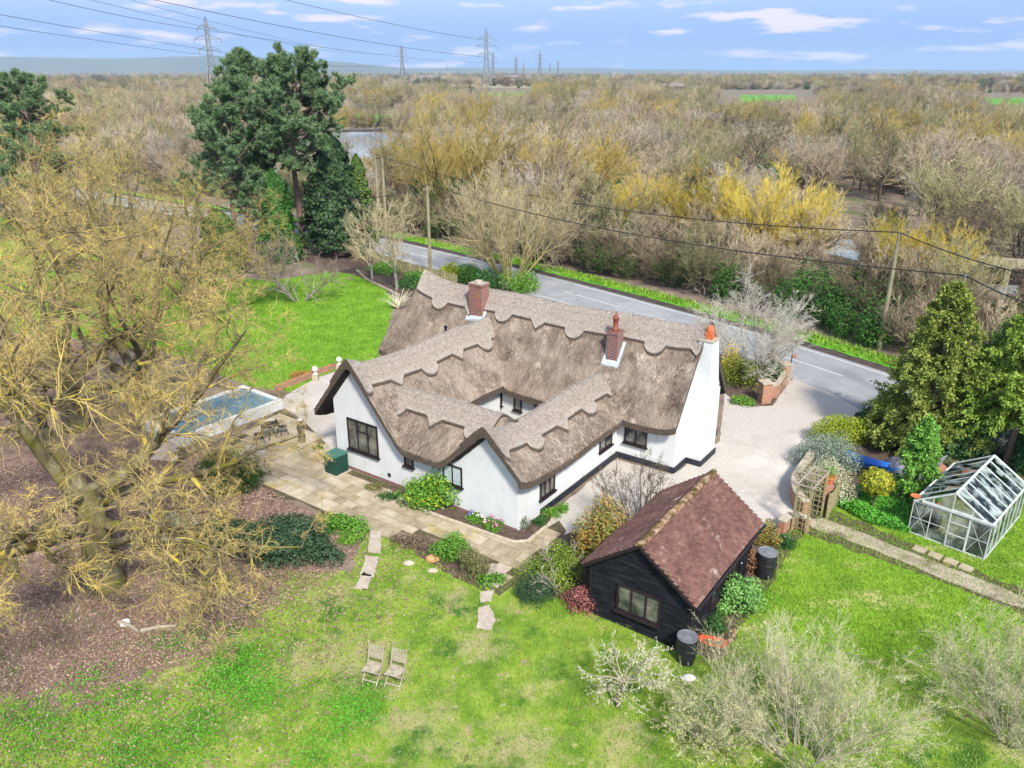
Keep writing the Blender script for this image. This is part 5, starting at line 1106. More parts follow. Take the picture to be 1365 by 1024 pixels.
# --- pines
pine_n = leafmat('pine needles', (.04, .09, .035), (.12, .20, .085), (.27, .37, .19), orand=.1)
mat_pinebark = M('pinkish pine bark', [(.10, .065, .055), (.25, .17, .15)], 3, .95, .6, 10, (1, 1, .4))
def pine(seed, H, spread, bare, label, loc, rz=0, n2=1.0, name='pine_tree', r0=.021):
    rng = np.random.default_rng(seed); P, R = grow(np.array([[0, 0, -.1]]), np.array([[.05, .0, 1.]]), np.array([H * .93]), np.array([H * r0]), 10, .04, (0, 0, .1), rng, .3)
    n = int(26 * n2); t = np.linspace(bare, .99, n); i = np.minimum((t * 10).astype(int), 9); a = (t * 10 - i)[:, None]; st = P[0, i] * (1 - a) + P[0, i + 1] * a
    az = np.arange(n) * 2.4 + rng.uniform(-.4, .4, n); el = np.radians(5 + 55 * np.clip((t - bare) / (1 - bare), 0, 1) ** 1.5); u = (t - bare) / (1 - bare)
    L_ = spread * np.sqrt(np.clip(1 - ((u - .42) / .66) ** 2, .10, 1)) * rng.uniform(.7, 1.05, n) * np.where(u > .85, .85, 1)
    D = np.stack([np.cos(az) * np.cos(el), np.sin(az) * np.cos(el), np.sin(el)], 1); P1, R1 = grow(st, D, L_, H * .006 * np.ones(n) * (1.2 - .6 * u), 6, .13, (0, 0, .25), rng, .3)
    out = [(P, R, 8), (P1, R1, 5)]; A, B = kids(P1, R1, dict(n=9, t0=.3, a=45, l=.42, r=.6, k=3, w=.18, g=(0, 0, .35)), rng); out.append((A, B, 3)); A2, B2 = kids(A, B, dict(n=5, t0=.3, a=45, l=.55, r=.6, k=2, w=.18, g=(0, 0, .4)), rng); out.append((A2, B2, 3))
    C = np.vstack([A2[:, -1], A2[:, 1], A[:, -1]]); n = len(C); per = 40; d = unit(n * per, rng); d[:, 2] = d[:, 2] * .8 + .35
    l = rng.uniform(.22, .42, (n * per, 1)) * (H / 17); c = np.repeat(C, per, 0) + d * .05; b_ = np.cross(d, unit(n * per, rng)); b_ /= np.linalg.norm(b_, axis=1, keepdims=True); w_ = .038
    V = np.stack([c - b_ * w_, c + b_ * w_, c + d * l], 1).reshape(-1, 3); e = empty(name, (*loc, 0), rz, label, 'pine tree')
    v, f = vf(out[:1]); npmesh('trunk', v, f, mat_pinebark, e, True); v, f = vf(out[1:]); npmesh('boughs', v, f, mat_pinebark, e); npmesh('crown', V, np.arange(len(V)).reshape(-1, 3), pine_n, e); return e
pine(41, 17.6, 5.2, .50, 'tall Scots pine with bare pinkish trunk at the end of the lawn', at(404, 335), 0, 1.35)
pine(42, 18.2, 5.0, .30, 'tall Scots pine leaning left, lower boughs reaching down beside the ivy', at(330, 322), 1.2, 1.3)
pine(43, 13.2, 4.4, .18, 'short dense pine, its low blue green boughs left of the ivy clad tree', at(318, 348), 2.0, .9)
pine(44, 16.6, 4.6, .35, 'dark pine standing alone far left near the horizon', (-50, 84), .5, .9); pine(45, 15.0, 4.2, .35, 'dark pine cut by the left edge below the horizon', (-56, 80), 2.5, .8)
# ivy clad column, dark conifers by the pines
def column(label, loc, H, r, mat, n, ln, seed, name='ivy_clad_tree', cat='tree', taper=.5, droop=.3, z0=.0, layered=0, trunk=None, wd=.7, fil=.22):
    rng = np.random.default_rng(seed); e = empty(name, (*loc, 0), 0, label, cat)
    u = rng.random(n) ** .8; z = z0 + (H - z0) * u; a = rng.uniform(0, 6.28, n)
    prof = r * (1 - u * taper) * (1 + .17 * np.sin(a * 3 + z * 1.1 + seed) + .13 * np.sin(a * 5 - z * 2.3)) * np.clip((1 - u) * 7, 0, 1) ** .5
    if layered: prof *= .78 + .32 * ((z * layered + a * .35 + .15 * np.sin(a * 4)) % 1)
    q = np.where(rng.random(n) < fil, rng.uniform(.3, .9, n), rng.uniform(.86, 1.08, n)); x = np.cos(a) * prof * q; y = np.sin(a) * prof * q
    Nn = np.stack([np.cos(a), np.sin(a), np.full(n, .35)], 1); v, f = leafcards(np.stack([x, y, z], 1), Nn, ln, ln * wd, rng, droop, .9); npmesh('crown', v, f, mat, e)
    P, R = grow(np.array([[0, 0, -.1]]), np.array([[0, 0, 1.]]), np.array([H * .9]), np.array([trunk or r * .12]), 6, .02, (0, 0, 0), rng, .3); v, f = tubes(P, R, 8); npmesh('trunk', v, f, mat_pinebark, e, True)
    return e
column('tree trunk thickly clad in bright green ivy beside the pines', at(375, 348), 8.6, 2.0, leafmat('glossy ivy', (.012, .05, .006), (.03, .11, .012), (.07, .20, .025)), 13000, .26, 51, taper=.72)
column('ivy clad upper stem between the two tall pines', at(358, 330), 12.5, 1.3, ivy, 7000, .26, 52, taper=.45, z0=5)
darkcon = leafmat('dark cypress sprays', (.010, .03, .012), (.028, .065, .022), (.07, .12, .03))
column('dark spreading conifer right of the pine trunk', at(450, 338), 11.5, 3.6, darkcon, 15000, .42, 53, 'conifer_tree', taper=.75, layered=.8, z0=.6)
column('dark conifer behind the small bare tree, its tips yellowish', at(482, 322), 9.0, 2.2, leafmat('yellow tipped cypress', (.02, .05, .01), (.06, .12, .02), (.16, .22, .03)), 8000, .36, 54, 'conifer_tree', taper=.8, layered=.9)
column('dark holly beneath the left pine', at(300, 362), 5.5, 2.2, ivy, 8000, .24, 55, 'holly_tree', taper=.6)
# --- big conifers by the drive
cyp = leafmat('golden cypress sprays', (.06, .10, .016), (.18, .235, .035), (.40, .43, .10))
def cypress(label, loc, H, r, mat, seed, n1=150, z0=.4, bare=0, per=46, sp=.34, name='cypress_tree'):
    """drooping feathery boughs: every bough is a fan of sprays"""
    rng = np.random.default_rng(seed); e = empty(name, (*loc, 0), 0, label, 'conifer')
    P, R = grow(np.array([[0, 0, -.1]]), np.array([[0, 0, 1.]]), np.array([H * .96]), np.array([H * .025]), 6, .015, (0, 0, 0), rng, .2); v, f = tubes(P, R, 9); npmesh('trunk', v, f, mat_pinebark, e, True)
    u = rng.random(n1) ** 1.25; z = z0 + (H - z0) * u * .97; az = rng.uniform(0, 6.28, n1); L_ = r * (1 - u) ** .62 * rng.uniform(.72, 1.1, n1) + .12
    D = np.stack([np.cos(az), np.sin(az), .35 + .9 * u], 1); P1, R1 = grow(np.stack([np.zeros(n1), np.zeros(n1), z], 1), D, L_, np.full(n1, .028), 5, .07, (0, 0, -.55), rng, .3)
    v, f = tubes(P1, R1, 4); npmesh('boughs', v, f, mat_pinebark, e)
    A, B = kids(P1, R1, dict(n=7, t0=.25, a=38, l=.42, r=.5, k=3, w=.12, g=(0, 0, -.35)), rng); k = A.shape[1]; m = len(A); t = rng.random((m, per)) * (k - 1); i = np.minimum(t.astype(int), k - 2); a = (t - i)[..., None]; b = np.arange(m)[:, None]
    C = (A[b, i] * (1 - a) + A[b, i + 1] * a).reshape(-1, 3) + rng.normal(0, .055, (m * per, 3)); d = np.repeat(A[:, -1] - A[:, 0], per, 0); d /= np.linalg.norm(d, axis=1, keepdims=True) + 1e-9
    d = d + rng.normal(0, .55, d.shape); d[:, 2] -= .15; d /= np.linalg.norm(d, axis=1, keepdims=True); s_ = np.cross(d, unit(len(d), rng)); s_ /= np.linalg.norm(s_, axis=1, keepdims=True); l = sp * .55 * rng.uniform(.5, 1.2, (len(d), 1))
    V = np.stack([C - s_ * .018, C + d * l * .5 + s_ * .035, C + d * l, C + d * l * .5 - s_ * .035], 1).reshape(-1, 3); npmesh('crown', V, np.arange(len(V)).reshape(-1, 4), mat, e); return e
cypress('broad golden green cypress beside the drive entrance', at(1228, 602), 8.3, 2.2, cyp, 61, 250, per=60)
cypress('yellow green conifer with bare lower trunk behind the greenhouse', at(1340, 622), 7.3, 2.6, leafmat('fresh conifer sprays', (.05, .12, .015), (.17, .27, .03), (.36, .44, .07)), 62, 200, z0=2.3, per=60)
cypress('yellow green conifer at the right edge of the photo', at(1400, 590), 7.2, 2.8, leafmat('pale conifer sprays', (.04, .10, .012), (.13, .22, .02), (.30, .38, .05)), 63, 190, z0=1.0, per=50)
cypress('small bright green spruce in front of the golden cypress', at(1215, 668), 3.8, .78, leafmat('spruce shoots', (.05, .15, .02), (.13, .31, .04), (.27, .46, .09)), 64, 90, z0=.15, per=30, sp=.3, name='spruce_tree')
# --- bare ornamental trees
mats_pale = (bk_pale, bk_pale, tw_grey)
tan2 = M('straw coloured fine twigs', [(.20, .16, .09), (.54, .46, .29)], .9, .9, isl=.5)
build_tree('bare_tree', 'big multi stemmed bare tree with yellowish boughs between cottage and road', barebush(71, 8.8, 7.0, 26, 1.2, .010, .50, .16, .14, .010), (1, 2), (M('yellowed bark', [(.20, .17, .08), (.42, .35, .12)], 2, .9), M('straw boughs', [(.30, .25, .13), (.50, .42, .20)], 2, .9), tan2), (*at(680, 374), 0), .5)
build_tree('bare_tree', 'small bare tree with two stems by the lawn fence', baretree(72, 7.4, 4.2, 1.1, .013, .25, 14), (1, 2), (bk_pale, M('grey straw boughs', [(.30, .26, .18), (.50, .45, .32)], 2, .9), tan2), (*at(529, 385), 0), .5)
build_tree('bare_tree', 'slender bare tree left of the two stemmed tree', baretree(73, 6.6, 3.4, 1.0, .013, .25, 10), (1, 2), (bk_pale, tan2, tan2), (*at(496, 372), 0), 2.5)
build_tree('bare_tree', 'pinkish grey bare tree on the lawn edge below the tall pine', barebush(74, 5.0, 4.5, 9, 1.2, .013, .6, .1), (1, 2), (bk_pale, tw_grey, mat_pinktwig), (*at(400, 400), 0), 0)
lvg = barebush(75, 12.0, 9.5, 12, 1.35, .017, .5, .25, .14, .014)
build_tree('willow_tree', 'large golden willow with ivy on its trunk beyond the road', lvg, (1, 1), (bk_dark, None, tw_gold, ivy), (*at(592, 296), 0), .3, extra=ivyleaves(lvg[:2], 3500, np.random.default_rng(3), .24, 5.5))
build_tree('bare_tree', 'white budding bare tree by the drive entrance piers', barebush(76, 4.9, 4.2, 12, 1.5, .0075, .60, .05, .17, .009), (1, 2), (bk_pale, tw_grey, tw_blos), (*at(1006, 508), 0), .9)
wl = build_tree('willow_tree', 'brilliant yellow willow beyond the road, largest of its group', barebush(77, 7.4, 6.6, 16, 1.4, .014, .5, .25), (1, 1), (bk_dark, None, tw_bright), (*at(1000, 352), 0), 0, 'tree', 'brilliant yellow willows across the road')
for (x, y), s_, r_, lb in (((925, 338), .92, 1, 'brilliant yellow willow at the left end of its group'), ((1062, 350), .85, 2, 'brilliant yellow willow at the right end of its group'), ((1192, 398), .72, 3, 'yellow willow behind the roadside pole'), ((1245, 402), .66, 4, 'yellow willow right of the roadside pole'), ((845, 318), .7, 5, 'pale yellow willow standing behind the roadside thicket')):
    o = copy_tree(wl); q = at(x, y); o.location = (*q, 0); o.rotation_euler.z = r_; o.scale = (s_,) * 3; o['label'] = lb
# foreground bare bushes
creamf = leafmat('cream blossom buds', (.34, .34, .18), (.58, .56, .40), (.72, .70, .58))
tw_fg = M('cream twigs with buds', [(.24, .22, .12), (.46, .43, .28), (.62, .58, .42)], 3, .85, isl=.5)
tw_fb = M('pale grey boughs', [(.20, .175, .12), (.38, .35, .26)], 3, .9)
def buds(levels, n, rng, ln=.045): P = levels[-1][0].reshape(-1, 3); C = P[rng.integers(0, len(P), n)]; return leafcards(C + rng.normal(0, .01, C.shape), unit(n, rng), ln, ln * .6, rng)
mat_bud = leafmat('pale yellow green buds', (.30, .35, .07), (.48, .50, .17), (.64, .63, .34))
lv = barebush(81, 3.2, 3.6, 42, 1.0, .0036, .62, .14, .10, .0048); build_tree('budding_bush', 'large cream twigged bush coming into bud at the bottom edge, right of centre', lv, (1, 2), (tw_fb, tw_fb, tw_fg, mat_bud), (*at(1065, 1010), 0), .2, 'bush', None, buds(lv, 5000, rg_, .04))
lv = barebush(82, 3.1, 2.9, 34, 1.0, .0036, .6, .14, .10, .0048); build_tree('budding_bush', 'cream twigged budding bush cut by the right edge of the photo', lv, (1, 2), (tw_fb, tw_fb, tw_fg, mat_bud), (*at(1350, 985), 0), 1.2, 'bush', None, buds(lv, 4500, rg_, .04))
lv = barebush(83, 1.7, 2.4, 22, 1.0, .0036, .7, .12, .10, .006); build_tree('budding_bush', 'low cream twigged bush between the blossom tree and the largest budding bush', lv, (1, 2), (tw_fb, tw_fb, tw_fg, mat_bud), (*at(950, 985), 0), 1.2, 'bush', None, buds(lv, 4000, rg_))
rng = np.random.default_rng(84); P, R = grow(np.array([[0, 0, -.05]]), np.array([[.1, 0, 1.]]), np.array([1.25]), np.array([.085]), 4, .1, (0, 0, .1), rng, .7)
n = 11; az = np.arange(n) * .6 + .2; P1, R1 = grow(P[0, -1][None].repeat(n, 0) - [0, 0, .1], np.stack([np.cos(az), np.sin(az), rng.uniform(.25, 1.3, n)], 1), rng.uniform(.9, 1.6, n), np.full(n, .028), 5, .2, (0, 0, .05), rng, .4)
lv = [(P, R, 8)] + tree_mesh((P1, R1, 5), [dict(n=8, t0=.2, a=45, l=.45, k=4, w=.2, g=(0, 0, .1), m=3, rmin=.008), dict(n=6, t0=.2, a=40, l=.5, k=3, w=.2, g=(0, 0, .1), m=3, rmin=.005)], rng)
build_tree('blossom_tree', 'small fruit tree with white blossom on the lawn below the outbuilding', lv, (1, 3), (mat_oakbark, tw_fb, tw_fg, creamf), (*at(824, 942), 0), 0, 'tree', None, buds(lv, 3200, rng, .045))
# --- garden shrubs
S = shrub; g1, g2 = green1, green2
bg1 = leafmat('bright evergreen leaves', (.04, .12, .008), (.10, .25, .02), (.22, .38, .05)); olive = leafmat('olive brown foliage', (.07, .075, .025), (.15, .15, .05), (.25, .24, .09)); heath = leafmat('brown heather', (.10, .07, .045), (.20, .14, .09), (.30, .24, .15))
photin = leafmat('red and green photinia leaves', (.08, .12, .02), (.24, .24, .05), (.62, .17, .07)); redl = leafmat('dark red leaves', (.12, .03, .03), (.26, .09, .08), (.42, .22, .20)); greyg = leafmat('grey green foliage', (.10, .14, .09), (.20, .26, .19), (.36, .42, .34))
S(at(580, 672), 1.35, 1.0, 1.45, bg1, 'large dome of glossy green leaves with yellow buds against the white wall', 5200, .13, .08, 101, 18, flowers=(yellowg, 260, .12))
S(at(601, 742), .85, .75, .85, g1, 'fresh green rounded shrub in the small bed below the patio', 2800, .13, .04, 102); S(at(630, 765), .75, .7, .95, olive, 'olive brown twiggy shrub right of the fresh green one', 2600, .10, .03, 103)
S(at(545, 728), 1.1, .55, .45, heath, 'low brown heather at the patio edge', 2400, .07, .03, 104); S(at(655, 778), .6, .4, .35, g1, 'small leafy plant beside the broad stepping slab', 900, .1, .05, 118)
jun = leafmat('dark juniper sprays', (.012, .035, .018), (.035, .08, .035), (.08, .14, .06))
S(at(382, 738), 3.0, 1.5, 1.2, jun, 'wide dark juniper spreading over the bed left of the patio', 14000, .13, .06, 105, 34, lump=.32, rz_=-.25, fill=.3); S(at(312, 722), 1.7, 1.1, .85, jun, 'lower lobe of dark juniper nearest the oak', 7000, .12, .05, 119, 16)
S(at(452, 706), 1.1, .75, .6, g1, 'bright green low shrub at the right end of the juniper', 3400, .11, .06, 106); S(at(470, 722), .7, .4, .4, bg1, 'small green plant clump beside the stepping stones', 900, .1, .05, 121)
S(at(300, 648), 1.9, 1.2, 1.5, leafmat('dark laurel leaves', (.012, .04, .008), (.035, .09, .012), (.09, .17, .02)), 'dark green rounded shrub beneath the oak boughs by the paving', 8000, .13, .06, 107, 20); S(at(228, 706), .9, .7, .55, greyg, 'grey green low plants inside a curved kerb under the oak', 1800, .13, .04, 108)
m = MB(); m.tube([(*at(212, 716), .05), (*at(240, 722), .05), (*at(262, 700), .05), (*at(250, 680), .05)], .06, 6); tag(m.build('stone_edging', mat_stone), 'short curved stone kerb on the leaf litter under the oak', 'edging')
for k, (x, y, r, h, mt) in enumerate(((720, 700, .45, .35, g2), (733, 690, .5, .4, bg1), (748, 682, .4, .35, g1), (697, 704, .3, .6, greyg), (520, 665, .6, .3, g2), (497, 652, .5, .3, olive))):
    S(at(x, y), r, r * .7, h, mt, ['low dark green plant in the side bed below the side window', 'low bright green plant in the side bed, middle clump', 'low fresh green plant at the far end of the side bed', 'grey green upright plant at the cottage corner', 'low dark green plant beside the large glossy dome', 'low olive plant in the front bed near the patio'][k], 700, .09, .04, 130 + k)
# flowers in the bed
rng = np.random.default_rng(90)
for k, (x, y, mt) in enumerate(((628, 694, bluef), (638, 690, purew), (650, 706, pinkf), (655, 698, pinkf), (645, 700, purew), (660, 710, pinkf), (634, 697, purew), (668, 700, pinkf))):
    q = at(x, y); e = empty('flowering_plant', (q[0], q[1], .06), 0, ['blue hyacinth clump', 'white daffodil clump', 'pink tulip clump', 'pink tulip clump', 'white daffodil clump', 'pink tulip clump', 'white daffodil clump', 'pink tulip clump'][k] + ' in the kerbed front bed, ' + ['leftmost of the flowers', 'nearest the wall', 'at the middle of the bed', 'just above the middle pink clump', 'between the pink clumps', 'lowest towards the kerb', 'beside the blue clump', 'farthest right'][k], 'flowers', 'spring flowers in the front bed')
    P = rng.normal(0, .11, (110, 3)) * [1, 1, .3] + [0, 0, .1]; v, f = leafcards(P, unit(110, rng) * [1, 1, .2], .2, .03, rng, -.8); npmesh('leaves', v, f, g1, e)
    c = rng.normal(0, .12, (9, 3)) * [1, 1, .2] + [0, 0, .28]; P = np.repeat(c[:6], 8, 0) + rng.normal(0, .02, (48, 3)); v, f = leafcards(P, unit(48, rng), .055, .04, rng); npmesh('blooms', v, f, mt, e)
# left of the outbuilding
S(at(735, 772), 1.3, 1.1, 1.35, leafmat('yellow green hedge leaves', (.05, .09, .01), (.14, .22, .02), (.30, .36, .05)), 'yellow green twiggy shrub left of the outbuilding', 6500, .08, .05, 110, 20); S(at(716, 800), .9, .7, .95, jun, 'dark green broom left of the yellow green shrub', 3600, .13, .02, 111)
S(at(802, 752), 1.15, 1.1, 2.9, photin, 'tall red and green photinia behind the outbuilding roof', 9500, .13, .05, 112, 22, lump=.36); S(at(778, 812), .8, .55, .8, redl, 'dark red leaved shrub against the black boards', 2600, .10, .05, 113)
build_tree('bare_bush', 'dark bare twiggy bush between photinia and cottage gravel', barebush(85, 2.5, 2.2, 12, 1.0, .006, .5, .1), (1, 1), (bk_dark, None, tw_dark), (*at(852, 708), 0), 0, 'bush'); build_tree('bare_bush', 'pale bare twigs poking out of the yellow green shrub', barebush(86, 1.6, 1.4, 5, .8, .006, .7, .1), (1, 1), (bk_pale, None, tw_grey), (*at(748, 790), 0), 0, 'bush')
# right of the outbuilding
rhod = leafmat('fresh rhododendron leaves', (.06, .17, .03), (.16, .36, .08), (.34, .56, .18))
S(at(985, 815), 1.0, .9, 1.35, rhod, 'fresh green leafy shrub along the right wall of the outbuilding', 3800, .15, .05, 114, 26, lump=.26); S(at(952, 842), .5, .4, .5, g2, 'small dark green plant at the corner behind the orange sledge', 900, .12, .04, 122)
S(at(1002, 765), .4, .4, .9, leafmat('russet leaves', (.18, .09, .04), (.34, .17, .09)), 'russet leaved slender shrub between leafy shrub and water butt', 700, .10, .05, 123); S(at(1022, 728), .5, .45, 1.0, photin, 'bronze green bush at the far corner of the outbuilding', 1800, .08, .05, 115)
S(at(1045, 728), .55, .45, .5, g2, 'leafy green plants with white flowers by the pergola', 1100, .14, .04, 116, flowers=(purew, 30, .06))
# by the drive and the curved wall
S(at(1108, 622), 1.7, 1.3, 1.5, greyg, 'grey green dense shrub behind the curved brick wall', 14000, .09, .04, 140, 20); S(at(1092, 660), 1.35, 1.15, 1.5, leafmat('cream speckled foliage', (.16, .17, .06), (.40, .39, .24), (.66, .64, .50)), 'cream flowered bush inside the curved brick wall', 15000, .09, .04, 141, 22)
S(at(1118, 590), 1.6, 1.1, 1.4, yellowg, 'bright yellow green bush at the bend of the drive', 10000, .09, .05, 142, 18); S(at(1160, 578), 1.1, 1.0, 1.6, g2, 'dark green bush between drive and golden cypress', 4000, .12, .06, 143)
for k, (x, y, r, h) in enumerate(((1262, 612, 1.6, 2.3), (1300, 600, 1.5, 2.2), (1375, 625, 1.4, 1.8), (1235, 585, 1.3, 1.8))): S(at(x, y), r, r, h, leafmat('laurel', (.012, .05, .014), (.03, .10, .03), (.07, .18, .06)) if k == 0 else bpy.data.materials['laurel'], ['dark laurel behind the blue boat, left of the bare trunk', 'dark laurel around the foot of the bare trunked conifer', 'dark laurel behind the far end of the greenhouse', 'dark laurel hidden behind the small spruce'][k], 5000, .16, .08, 144 + k)
q = at(1163, 676); e = empty('topiary_ball', (*q, 0), 0, 'yellow clipped topiary ball on a short stem', 'topiary'); rng = np.random.default_rng(7); u = unit(5200, rng); P = u * .64 * (rng.uniform(.82, 1.05, (5200, 1)) + .10 * np.sin(u[:, :1] * 9 + 1) * np.cos(u[:, 1:2] * 8) + .07 * np.sin(u[:, 2:] * 11 + u[:, :1] * 6)) * [1, 1, .84] + [0, 0, 1.2]; v, f = leafcards(P, u, .075, .055, rng); npmesh('foliage', v, f, leafmat('golden privet', (.14, .17, .01), (.36, .36, .02), (.60, .55, .06)), e)
u = rng.normal(0, 1, (1500, 3)); P = u * .24 * [1, 1, .8] + [0, 0, 1.2]; v, f = leafcards(P, u, .1, .07, rng); npmesh('inner_foliage', v, f, green2, e); v, f = tubes(np.array([[[0, 0, 0], [.02, 0, .5], [0, 0, 1.1]]]), np.array([[.05, .04, .04]]), 7); npmesh('trunk', v, f, mat_bark, e)
gc = polypts(px([(1100, 668), (1120, 650), (1190, 655), (1230, 668), (1212, 712), (1160, 700)]), 9000, rg_, .0); gc[:, 2] = rg_.uniform(.05, .38, len(gc)) * (.6 + .4 * np.sin(gc[:, 0] * 3) * np.cos(gc[:, 1] * 2.5)); v, f = leafcards(gc, np.tile([0, 0, 1.], (len(gc), 1)), .15, .09, rg_); tag(npmesh('ground_cover', v, f, leafmat('lush ground cover', (.03, .13, .008), (.07, .27, .02), (.15, .42, .05))), 'lush green ground cover between pergola and greenhouse', 'ground cover', None, 'stuff')
# drive bed
S(at(985, 512), 1.5, 1.1, 1.6, leafmat('mixed hedge leaves', (.05, .08, .012), (.14, .18, .02), (.28, .32, .05)), 'yellow green hedge bush beside the white chimney', 6000, .10, .06, 150, 20); S(at(1022, 508), 1.3, 1.1, 1.4, g2, 'dark green bush behind the brick gate pier', 4500, .11, .06, 151)
S(at(974, 505), .75, .6, 1.9, yellowf, 'bright yellow forsythia close to the thatched gable', 1800, .09, .05, 152); S(at(990, 538), .8, .6, .4, g1, 'low green flowering plants in the drive bed', 1500, .12, .04, 153, flowers=(yellowf, 40, .06))
# behind the house toward the road
for k, (x, y, r, h, mt) in enumerate(((600, 372, 1.2, 1.3, yellowg), (650, 385, 1.6, 1.9, g2), (697, 388, 1.8, 1.7, bg1), (560, 372, 1.6, .8, g1), (515, 362, 2.2, .7, g1), (545, 383, 1.6, .8, g2), (628, 378, 1.4, 1.6, ivy))):
    S(at(x, y), r, r * .8, h, mt, ['yellow green shrub just above the thatched ridge', 'dark green shrub above the ridge, left of the bright one', 'bright green laurel at the foot of the multi stemmed tree', 'green low planting by the lawn fence, right part', 'green low planting by the lawn fence, left part', 'dark low planting under the two stemmed tree', 'ivy covered shrub above the left chimney'][k], 3200, .16, .09, 160 + k)
q = at(531, 412); e = empty('pampas_plant', (*q, 0), 0, 'pale straw coloured spiky plant at the far corner of the thatch', 'plant'); rng = np.random.default_rng(6); n = 60; a = rng.uniform(0, 6.28, n); D = np.stack([np.cos(a), np.sin(a), rng.uniform(.8, 2.5, n)], 1); P, R = grow(np.zeros((n, 3)), D, rng.uniform(1.0, 1.9, n), np.full(n, .03), 5, .03, (0, 0, -.5), rng, .2); v, f = tubes(P, R, 3); npmesh('leaves', v, f, M('straw leaves', [(.50, .46, .32), (.70, .66, .52)], 3), e)
# ------------------------------------------------------------------ pergola arch, curved wall, piers, fence
ARCH_A = .89
pg = empty('garden_arch', (11.55, 26.95, 0), ARCH_A, 'weathered timber garden arch with trellis sides over the path', 'garden arch')
for sx, nm in ((0, 'l'), (1.75, 'r')):
    for y in (0, .55): m = MB(); m.box((sx - .035, y - .035, 0), (sx + .035, y + .035, 2.05)); m.build('post', mat_greenwood, pg)
    m = MB()
    for k in range(8): z = .2 + k * .235; m.box((sx - .012, .02, z), (sx + .012, .53, z + .03))
    for y in (.16, .36): m.box((sx - .024, y, .05), (sx - .013, y + .03, 1.98))
    m.build('trellis', mat_greenwood, pg)
m = MB(); m.box((-.1, -.05, 2.052), (1.85, 0, 2.12)); m.box((-.1, .55, 2.052), (1.85, .60, 2.12))
for x in (-.02, .57, 1.15, 1.72): m.box((x, .0, 2.056), (x + .05, .55, 2.11))
m.build('roof_frame', mat_wood, pg)
gt = empty('garden_gate', (*at(1103, 690), 0), .95, 'mossy boarded wooden gate panel beside the arch', 'gate'); m = MB()
for k in range(7): m.box((k * .15, -.012, .08), (k * .15 + .14, .012, 1.05))
m.build('board_panel', mat_greenwood, gt); m = MB(); m.box((0, .013, .25), (1.05, .05, .33)); m.box((0, .013, .8), (1.05, .05, .88)); m.build('rail', mat_greenwood, gt)
for x in (-.1, 1.1): m = MB(); m.box((x - .05, -.05, 0), (x + .05, .05, 1.15)); m.build('post', mat_greenwood, gt)
q = at(1098, 676); pot((q[0], q[1], 1.152), .26, .32, 'terracotta pot of green leaves set on the gate post by the arch', plant=g1, seed=8)
m = MB(); m.box((q[0] - .2, q[1] - .2, 0), (q[0] + .2, q[1] + .2, 1.15)); tag(m.build('brick_pier', mat_brick3), 'short brick pier carrying the terracotta pot by the arch', 'pier')
def curvedwall(pts, h, th, label, name='curved_wall'):
    P = catmull([at(*p) for p in pts], 6); T = np.gradient(P, axis=0); T /= np.linalg.norm(T, axis=1, keepdims=True); Nn = np.stack([-T[:, 1], T[:, 0]], 1); e = empty(name, (0, 0, 0), 0, label, 'wall')
    for nm, w_, z0, z1, mt in (('brickwork', th, 0, h, mat_brick3), ('coping', th + .1, h + .001, h + .07, mat_stone)):
        A = P + Nn * w_ / 2; B = P - Nn * w_ / 2; k = len(P); V = np.vstack([np.column_stack([A, np.full(k, z0)]), np.column_stack([A, np.full(k, z1)]), np.column_stack([B, np.full(k, z1)]), np.column_stack([B, np.full(k, z0)])]); i = np.arange(k - 1); F = [np.stack([i + a * k, i + 1 + a * k, i + 1 + b * k, i + b * k], 1) for a, b in ((0, 1), (1, 2), (2, 3))]
        F.append(np.array([[0, k, 2 * k, 3 * k], [4 * k - 1, 3 * k - 1, 2 * k - 1, k - 1]])); npmesh(nm, V, np.concatenate(F), mt, e)
    return e
curvedwall([(1092, 606), (1073, 632), (1058, 656), (1060, 676), (1072, 690)], .72, .24, 'curved red brick wall retaining the bushes beside the drive'); curvedwall([(1040, 712), (1050, 704), (1066, 704), (1074, 710)], .55, .24, 'short curved brick wall left of the garden arch')
def pier(x, y, w_, h, label):
    e = empty('gate_pier', (*at(x, y), 0), .2, label, 'gate pier'); m = MB(); m.box((-w_ / 2, -w_ / 2, 0), (w_ / 2, w_ / 2, h)); m.build('brickwork', mat_brick3, e); m = MB(); m.box((-w_ / 2 - .06, -w_ / 2 - .06, h + .001), (w_ / 2 + .06, w_ / 2 + .06, h + .08)); m.build('cap', mat_stone, e)
pier(1018, 536, .55, 1.15, 'brick gate pier with stone cap nearest the cottage'); pier(1044, 510, .5, 1.15, 'brick gate pier nearest the road'); curvedwall([(1021, 534), (1034, 528), (1041, 518), (1043, 511)], .75, .2, 'low curved brick wall joining the two gate piers')
q = at(1051, 510); e = empty('post_sign', (*q, 0), .3, 'thin dark post with small board beside the road pier', 'sign post'); m = MB(); m.tube([(0, 0, 0), (0, 0, 2.0)], .03, 6); m.build('post', mat_plastic, e); m = MB(); m.box((.03, -.01, 1.5), (.28, .01, 1.8)); m.build('board', mat_clay, e)
fa = [G(462, 338), G(500, 352), G(560, 372), G(610, 384)]; fe = empty('wooden_fence', (0, 0, 0), 0, 'low green grey wooden fence between lawn bed and road', 'fence')
